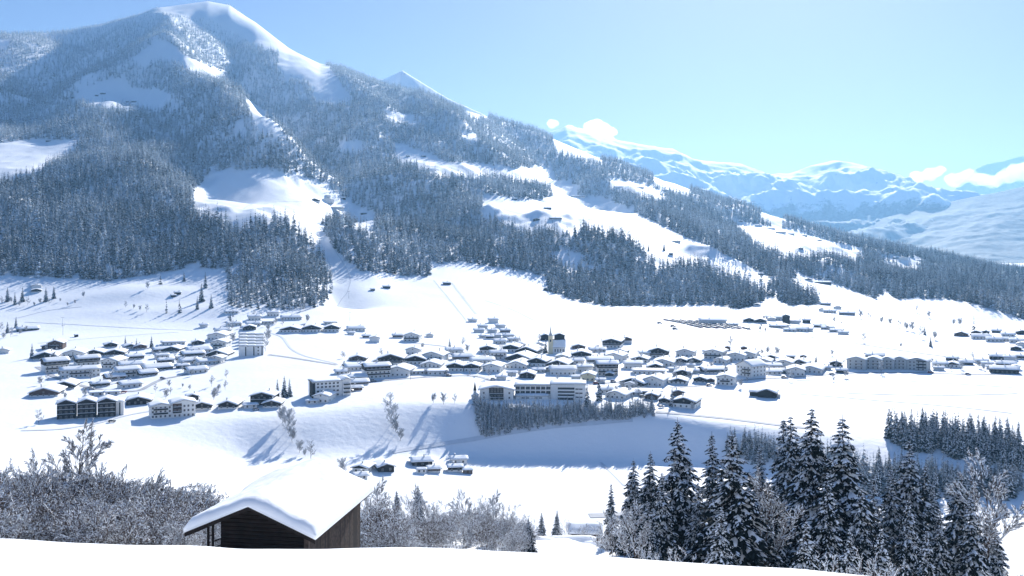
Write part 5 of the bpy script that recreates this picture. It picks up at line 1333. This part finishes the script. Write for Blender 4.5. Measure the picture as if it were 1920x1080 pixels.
# apartment row
for i, (px, w_) in enumerate(((1605, 34), (1637, 29), (1663, 24), (1686, 25))):
    e, s = holder('apartment_house', px, 693, -10, ['leftmost grey gabled block of the apartment row', 'second grey gabled block of the apartment row', 'third grey gabled block of the apartment row', 'rightmost grey gabled block of the apartment row'][i], 'apartment house'); e['group'] = 'apartment row'
    gable_block(e, -w_/2 * s, w_/2 * s, 0, 13, 7.8, 2.2, M_GREY, None, 0, over=.6, th=.6, seed=51 + i)
    balconies(e, w_ * .14 * s, w_ * .42 * s, (2.5, 5.0), 0, M_FRAME); windows(e, [-w_ * .3 * s, 0, w_ * .28 * s], (1.5, 4.1, 6.7), 0)
e, s = holder('apartment_house', 1719, 695, -12, 'grey block with dark balconies standing apart right of the apartment row', 'apartment house')
gable_block(e, -18 * s, 18 * s, 0, 13, 7.8, 2.2, M_GREY, None, 0, over=.8, seed=57)
balconies(e, 8 * s, 17 * s, (2.5, 5.0, 7.6), 0); windows(e, [-12 * s, -5 * s, 3 * s, 11 * s], (1.5, 4.1, 6.7), 0)
# dark L shaped farm
e, s = holder('farmhouse', 1436, 746, -6, 'large dark wooden farm with a long low wing alone before the village', 'farmhouse')
gable_block(e, -15 * s, 18 * s, 0, 14, 3.6, 2.2, M_WOOD, None, 0, over=.9, th=.7, seed=61)
b = MB(); b.box(-31 * s, -15.2 * s, 3, 11, -2, 3.0); add('side_wing', b.mesh('side_wing', [M_WOOD]), e)
b = MB(); b.box(-32.5 * s, -15.2 * s, 2, 12, 3.003, 3.25); rf = add('roof', b.mesh('roof', [M_WOOD]), e)
add('roof_snow', snow_slab(10, 18 * s, 1.2, .7, 62, base=3.25), e, (-23.8 * s, 7, 0), math.pi / 2)
b = MB(); b.box(20 * s, 25 * s, 2, 7, -1, 2.4); add('shed', b.mesh('shed', [M_GREY]), e)

# ------------------------------------------------------------------ barn in the foreground
def barn():
    D0 = 55.0
    x0 = (478 - 960) / F * D0
    rz = math.radians(-9.5)
    e = bpy.data.objects.new('barn', None); COL.objects.link(e)
    zr = -(946 - HOR) / F * D0           # underside of the ridge at the front
    w = 6.1; l = 9.0; rise = 1.33; h = 2.6
    e.location = (x0, D0, zr - rise - h); e.rotation_euler = (0, 0, rz)
    # log walls: stacked logs on the front, boards on the flank
    b = MB(); b.prism([(-w/2 + .9, -1.2), (w/2, -1.2), (w/2, h), (0, h + rise), (-w/2 + .9, h + rise * .28)], 0.35, l)
    add('wall', b.mesh('wall', [M_WOOD]), e)
    b = MB()
    k = 0; z = -1.0
    while z < h + rise - .12:
        half = w/2 if z < h else (w/2) * (1 - (z - h) / rise) - .08
        x_l = max(-half, -w/2 + .9)
        if half > .2: b.tube((x_l, 0.3, z + .11), (half, 0.3, z + .11), .115, .115, 7)
        z += .225
    add('log_front', b.mesh('log_front', [M_WOOD]), e)
    rg = random.Random(5)
    y = .3; n = 0
    b = MB()
    while y < l:
        bw = rg.uniform(.16, .24)
        b.box(w/2 + .02 + rg.uniform(0, .02), w/2 + .06, y, y + bw - .02, -1.1 - rg.uniform(0, .1), h + .1, rg.choice([0, 0, 1]))
        y += bw
    add('side_boards', b.mesh('side_boards', [mat('weathered_boards', (0.042, 0.030, 0.025), 0.9, var=0.5, scale=6), M_WOOD]), e)
    b = MB(); b.box(w/2 - .16, w/2 + .1, -.02, .26, -1.2, h - .05); add('corner_post', b.mesh('corner_post', [mat('post_wood', (0.07, 0.05, 0.04), 0.9, var=0.3, scale=4)]), e)
    # lattice at the open left corner
    b = MB()
    for xx in (-w/2 + .08, -w/2 + .36): b.box(xx - .05, xx + .05, .3, .42, -1.2, h + .12)
    add('post', b.mesh('post', [M_WOOD]), e)
    b = MB()
    for i in range(9):
        z_ = -.9 + i * .36
        b.tube((-w/2 + .05, .25, z_ - .06), (-w/2 + .42, .25, z_ + .02), .03, .03, 5)
        if i < 8: b.tube((-w/2 + .42, .46, z_), (-w/2 + .95, .46, z_ + .22), .045, .045, 5)
    add('lattice', b.mesh('lattice', [M_WOOD]), e)
    b = MB(); b.box(-.5, .4, .14, .2, -1.0, 1.4); b.box(-.55, .45, .12, .16, 1.4, 1.5); add('door', b.mesh('door', [M_WOOD]), e)
    # roof with rafters and barge boards
    ov = .75; k = (w/2 + ov) / (w/2); ze = h - rise * (k - 1); xw = w/2 + ov
    b = MB(); b.prism([(-xw, ze), (0, h + rise), (xw, ze), (xw, ze + .12), (0, h + rise + .12), (-xw, ze + .12)], -.7, l + .6)
    rf = add('roof', b.mesh('roof', [M_WOOD]), e)
    b = MB(); b.prism([(-xw - .03, ze - .12), (0, h + rise - .11), (xw + .03, ze - .12), (xw + .03, ze + .10), (0, h + rise + .10), (-xw - .03, ze + .10)], -.78, -.703)
    add('barge_board', b.mesh('barge_board', [M_WOOD]), rf)
    b = MB()
    for yy_ in (-.55, .1): b.prism([(-xw + .1, ze - .1), (0, h + rise - .12), (xw - .1, ze - .1), (xw - .1, ze - .01), (0, h + rise - .01), (-xw + .1, ze - .01)], yy_, yy_ + .12)
    add('rafter', b.mesh('rafter', [M_WOOD]), rf)
    # thick snow blanket
    nx, ny = 61, 61
    u = np.linspace(-1, 1, nx); v = np.linspace(0, 1, ny)
    U, Vv = np.meshgrid(u, v, indexing='ij')
    ed = np.minimum(1, (1 - np.abs(U)) * 14) ** .5 * np.minimum(1, Vv * 22) ** .5 * np.minimum(1, (1 - Vv) * 20) ** .5
    dz = ze + .12
    top = dz + (h + rise - ze) * (1 - np.sqrt(U ** 2 + .015) * .985) + .62 * (.42 + .58 * ed) + fbm(U * 2.1, Vv * 3, 3, 71) * .16 + fbm(U * 7, Vv * 9, 3, 72) * .035 - .10 * np.exp(-((Vv - .55) / .25) ** 2)
    bot = dz + (h + rise - ze) * (1 - np.abs(U))
    X = U * (xw + .06) ; Y = -.82 + Vv * (l + 1.5) - .10 * (1 - np.abs(U)) * (Vv < .02)
    T = np.stack([X, Y, top], 2).reshape(-1, 3); B = np.stack([X, Y, bot], 2).reshape(-1, 3); n = nx * ny
    ix = (np.arange(nx - 1)[:, None] * ny + np.arange(ny - 1)[None]).ravel()
    f1 = np.stack([ix, ix + ny, ix + ny + 1, ix + 1], 1)
    ring = np.array([i * ny for i in range(nx)] + [(nx - 1) * ny + j for j in range(1, ny)] + [i * ny + ny - 1 for i in range(nx - 2, -1, -1)] + [j for j in range(ny - 2, 0, -1)])
    r2 = np.roll(ring, -1)
    add('roof_snow', mesh_np('roof_snow', np.concatenate([T, B]), np.concatenate([f1, f1[:, ::-1] + n, np.stack([ring, ring + n, r2 + n, r2], 1)]), [M_SNOW], smooth=True), e)
    tag(e, 'old dark log barn under a thick blanket of snow in the foreground', 'barn')
barn()

# ------------------------------------------------------------------ roads, tracks, pylons, cars
def ribbon(name, pts, width, m, label, kind='structure', dmin=380, lift=0.22):
    P = []
    for (a, b_) in zip(pts[:-1], pts[1:]):
        for t in np.linspace(0, 1, 14, endpoint=False):
            P.append((a[0] + (b_[0] - a[0]) * t, a[1] + (b_[1] - a[1]) * t))
    P.append(pts[-1])
    W3 = [at(px, py, dmin) for px, py in P]
    xy = np.array([(p[0], p[1]) for p in W3]); 
    kx = np.convolve(np.pad(xy[:, 0], 4, mode='edge'), np.ones(9) / 9, 'valid'); ky_ = np.convolve(np.pad(xy[:, 1], 4, mode='edge'), np.ones(9) / 9, 'valid')
    # resample evenly
    seg = np.concatenate([[0], np.cumsum(np.hypot(np.diff(kx), np.diff(ky_)))])
    s = np.arange(0, seg[-1], 4.0); kx = np.interp(s, seg, kx); ky_ = np.interp(s, seg, ky_)
    if len(s) < 3: return
    dx = np.gradient(kx); dy = np.gradient(ky_); L = np.hypot(dx, dy); nx_ = -dy / L; ny_ = dx / L
    rows_ = []
    for o in (-.5, -.17, .17, .5):
        X = kx + nx_ * width * o; Y = ky_ + ny_ * width * o
        rows_.append(np.stack([X, Y, hgt(X, Y) + lift], 1))
    V = np.stack(rows_, 1).reshape(-1, 3); n = len(s)
    ix = (np.arange(n - 1)[:, None] * 4 + np.arange(3)[None]).ravel()
    o = add(name, mesh_np(name, V, np.stack([ix, ix + 1, ix + 5, ix + 4], 1), [m]))
    tag(o, label, 'road' if name == 'road' else 'track', kind=kind)
for nm, pts, w_, m_, lab in [
 ('road', [(1395, 617), (1480, 627), (1560, 637), (1640, 650), (1720, 662), (1830, 676), (1920, 690)], 4.5, M_ROAD, 'cleared road crossing the right field'),
 ('road', [(500, 665), (540, 670), (590, 678), (640, 686)], 4.0, M_ROAD, 'cleared road from the row houses to the village'),
 ('road', [(66, 686), (110, 712), (190, 733), (260, 735), (300, 712), (350, 703), (430, 676)], 4.0, M_ROAD, 'village street through the left village'),
 ('road', [(640, 722), (720, 714), (800, 707), (890, 704), (930, 716)], 4.0, M_ROAD, 'village street along the front of the long village'),
 ('road', [(1100, 722), (1160, 716), (1190, 730), (1222, 762)], 4.0, M_ROAD, 'village street down past the big barn roof'),
 ('road', [(1250, 728), (1340, 722), (1400, 712), (1500, 707), (1600, 699), (1720, 699), (1830, 703), (1920, 700)], 3.5, M_ROAD, 'lane along the front of the right part of the village'),
 ('road', [(870, 693), (900, 668), (945, 655), (925, 628), (900, 608)], 3.5, M_ROAD, 'street climbing behind the church'),
 ('path', [(505, 624), (530, 632), (545, 655), (570, 668), (640, 684)], 2.2, M_TRACK, 'curving path through the field right of the row houses'),
 ('road', [(1225, 772), (1290, 778), (1370, 786), (1450, 796), (1540, 806)], 4.5, M_ROAD, 'road along the foot of the village above the bank'),
 ('road', [(730, 850), (800, 838), (880, 826), (960, 812), (1040, 800), (1120, 794), (1200, 788)], 3.0, M_TRACK, 'narrow road under the plantation on the shaded bank'),
 ('road', [(1100, 968), (1160, 966), (1260, 962)], 7.0, M_ROAD, 'valley road at the right end of the lower meadow'),
 ('road', [(1560, 940), (1700, 948), (1810, 952), (1930, 962)], 5.0, M_ROAD, 'valley road behind the foreground spruces'),
 ('path', [(1125, 866), (1150, 890), (1175, 915)], 1.6, M_TRACK, 'foot track across the lower meadow'),
 ('ski_track', [(810, 522), (850, 570), (880, 608)], 1.6, M_TRACK, 'left ski track down the wide slope'),
 ('road', [(845, 528), (870, 560), (895, 592)], 3.0, M_TRACK, 'narrow road climbing the ski slope past the dark barn'),
 ('ski_track', [(905, 562), (960, 580), (1010, 605)], 1.4, M_TRACK, 'ski track slanting down to the church'),
 ('ski_track', [(1480, 714), (1640, 712), (1760, 718), (1920, 728)], 1.5, M_TRACK, 'upper cross country track in the right field'),
 ('ski_track', [(1490, 733), (1640, 740), (1780, 742), (1920, 738)], 1.5, M_TRACK, 'middle cross country track in the right field'),
 ('ski_track', [(1480, 738), (1640, 751), (1780, 762), (1920, 778)], 1.5, M_TRACK, 'lower cross country track in the right field'),
 ('ski_track', [(40, 604), (120, 608), (260, 616), (370, 620)], 1.5, M_TRACK, 'track crossing the upper left field'),
 ('ski_track', [(20, 600), (90, 582), (160, 575)], 1.5, M_TRACK, 'track climbing the upper left field'),
 ('path', [(60, 645), (200, 632), (350, 622)], 1.5, M_TRACK, 'path above the left village'),
 ('road', [(770, 643), (800, 646), (845, 651)], 3.0, M_ROAD, 'short road behind the village left of the church'),
 ('road', [(290, 770), (240, 778), (180, 795), (110, 806), (30, 808)], 3.0, M_TRACK, 'lane in front of the dark triple gabled block'),
 ('ski_track', [(1280, 663), (1420, 655), (1520, 632), (1700, 622)], 1.3, M_TRACK, 'long track across the field behind the village'),
 ('ski_track', [(540, 592), (648, 560), (660, 520), (615, 450)], 1.4, M_TRACK, 'ski track in the forest aisle'),
 ('ski_track', [(430, 390), (520, 378), (600, 380)], 1.4, M_TRACK, 'track across the central meadow')]:
    ribbon(nm, pts, w_, m_, lab, dmin=400 if pts[0][1] > 560 else 950)

# car park
def car_mesh(c, i):
    b = MB()
    m = mat('car_paint', c, .35, spec=.5)
    b.prism([(-2.1, .3), (2.1, .3), (2.1, .8), (1.2, .9), (-1.9, .95), (-2.1, .8)], -.85, .85, 0)
    b.prism([(-1.8, .93), (.95, .93), (.35, 1.4), (-1.5, 1.4)], -.75, .75, 1)
    b.prism([(-1.55, 1.4), (.4, 1.4), (.3, 1.5), (-1.45, 1.5)], -.76, .76, 2)
    for x in (-1.3, 1.3):
        for y in (-.86, .74): b.tube((x, y, .32), (x, y + .12, .32), .32, .32, 8, 3)
    return b.mesh('parked_car', [m, M_GLASS, m if i % 2 else M_SNOW, M_WOOD])
CARS = [car_mesh(c, i) for i, c in enumerate([(.05, .06, .09), (.5, .5, .52), (.25, .03, .03), (.06, .10, .22), (.02, .02, .02), (.3, .32, .35)])]
car_names = ['dark blue', 'silver', 'red', 'blue', 'black', 'grey']
nc = 0
for r_ in range(7):
    p0 = (1246 + r_ * 15, 600 + r_ * .5); p1 = (1316 + r_ * 15, 615 + r_ * 0.5)
    a = at(*p0, 900); c = at(*p1, 900)
    L = math.hypot(c[0] - a[0], c[1] - a[1]); n = int(L / 2.9); ang = math.atan2(c[1] - a[1], c[0] - a[0])
    for k in range(min(n, 34)):
        if R.random() < .16: continue
        t = (k + .5) / n; x = a[0] + (c[0] - a[0]) * t; y = a[1] + (c[1] - a[1]) * t
        ci = int(R.integers(0, 6))
        o = add('parked_car', CARS[ci], None, (x, y, float(hgt(x, y)) + .05), ang + math.pi / 2)
        tag(o, 'snowed in parked car in the rows of the ski slope car park', 'car', 'cars in rows on the car park'); nc += 1
print('cars', nc)
for (px, py, ci, lab) in [(1237, 607, 5, 'bus like grey vehicle parked left of the car rows'), (1262, 613, 4, 'dark vehicle parked before the car rows'), (1266, 618, 0, 'dark blue car in front of the car rows')]:
    x, y, z = at(px, py, 900); o = add('parked_car', CARS[ci], None, (x, y, z + .05), .1, 1.4); tag(o, lab, 'car')
VC = [(118, 716), (172, 731), (232, 737), (305, 711), (388, 694), (700, 716), (842, 706), (925, 713), (1118, 720), (1150, 717), (1205, 745), (1330, 724), (1470, 709), (1560, 703), (1745, 700), (1815, 703), (210, 792), (480, 770), (660, 735), (1240, 765)]
for k, (px, py) in enumerate(VC):
    x, y, z = at(px, py, 400); o = add('parked_car', CARS[k % 6], None, (x, y, z + .25), R.uniform(-.5, .5))
    tag(o, car_names[k % 6] + ' car parked by the village street', 'car', 'cars along the village streets')
# pylons of the lift and power line
b = MB(); b.tube((0, 0, -.5), (0, 0, 9.5), .16, .1, 6); PYB = b.mesh('pole', [M_METAL])
b = MB(); b.box(-1.6, 1.6, -.08, .08, 8.9, 9.1); b.box(-1.6, -1.45, -.08, .08, 9.103, 9.6); b.box(1.45, 1.6, -.08, .08, 9.103, 9.6); PYC = b.mesh('crossarm', [M_METAL])
for (px, py, lab) in [(1620, 645, 'power pole in the field above the apartment row'), (1370, 652, 'power pole behind the village right of the church'), (1652, 701, 'power pole before the apartment row'), (118, 628, 'power pole in the upper left field'), (656, 602, 'lift pylon at the left of the wide ski slope, lower one'), (654, 560, 'lift pylon at the left of the wide ski slope, upper one'), (770, 712, 'power pole at the front of the long village'), (117, 612, 'short pole in the upper left field')]:
    x, y, z = at(px, py, 400)
    e = bpy.data.objects.new('power_pole', None); COL.objects.link(e); e.location = (x, y, z); e.rotation_euler = (0, 0, R.uniform(-.4, .4))
    add('pole', PYB, e); add('crossarm', PYC, e); tag(e, lab, 'pole')

# ------------------------------------------------------------------ haze
def make_haze():
    b = MB(); b.box(-12300, 12300, -70, 14450, float(ZZ.min()) - 60, 1110)
    m = bpy.data.materials.new('haze'); m.use_nodes = True
    n = m.node_tree; n.nodes.remove(n.nodes['Principled BSDF'])
    v = n.nodes.new('ShaderNodeVolumePrincipled')
    v.inputs['Color'].default_value = (0.33, 0.64, 0.98, 1)
    v.inputs['Density'].default_value = 0.000052
    v.inputs['Anisotropy'].default_value = 0.35
    n.links.new(v.outputs[0], n.nodes['Material Output'].inputs['Volume'])
    o = add('haze', b.mesh('haze', [m]))
    tag(o, 'thin blue haze filling the valley air', 'haze', kind='stuff')
make_haze()
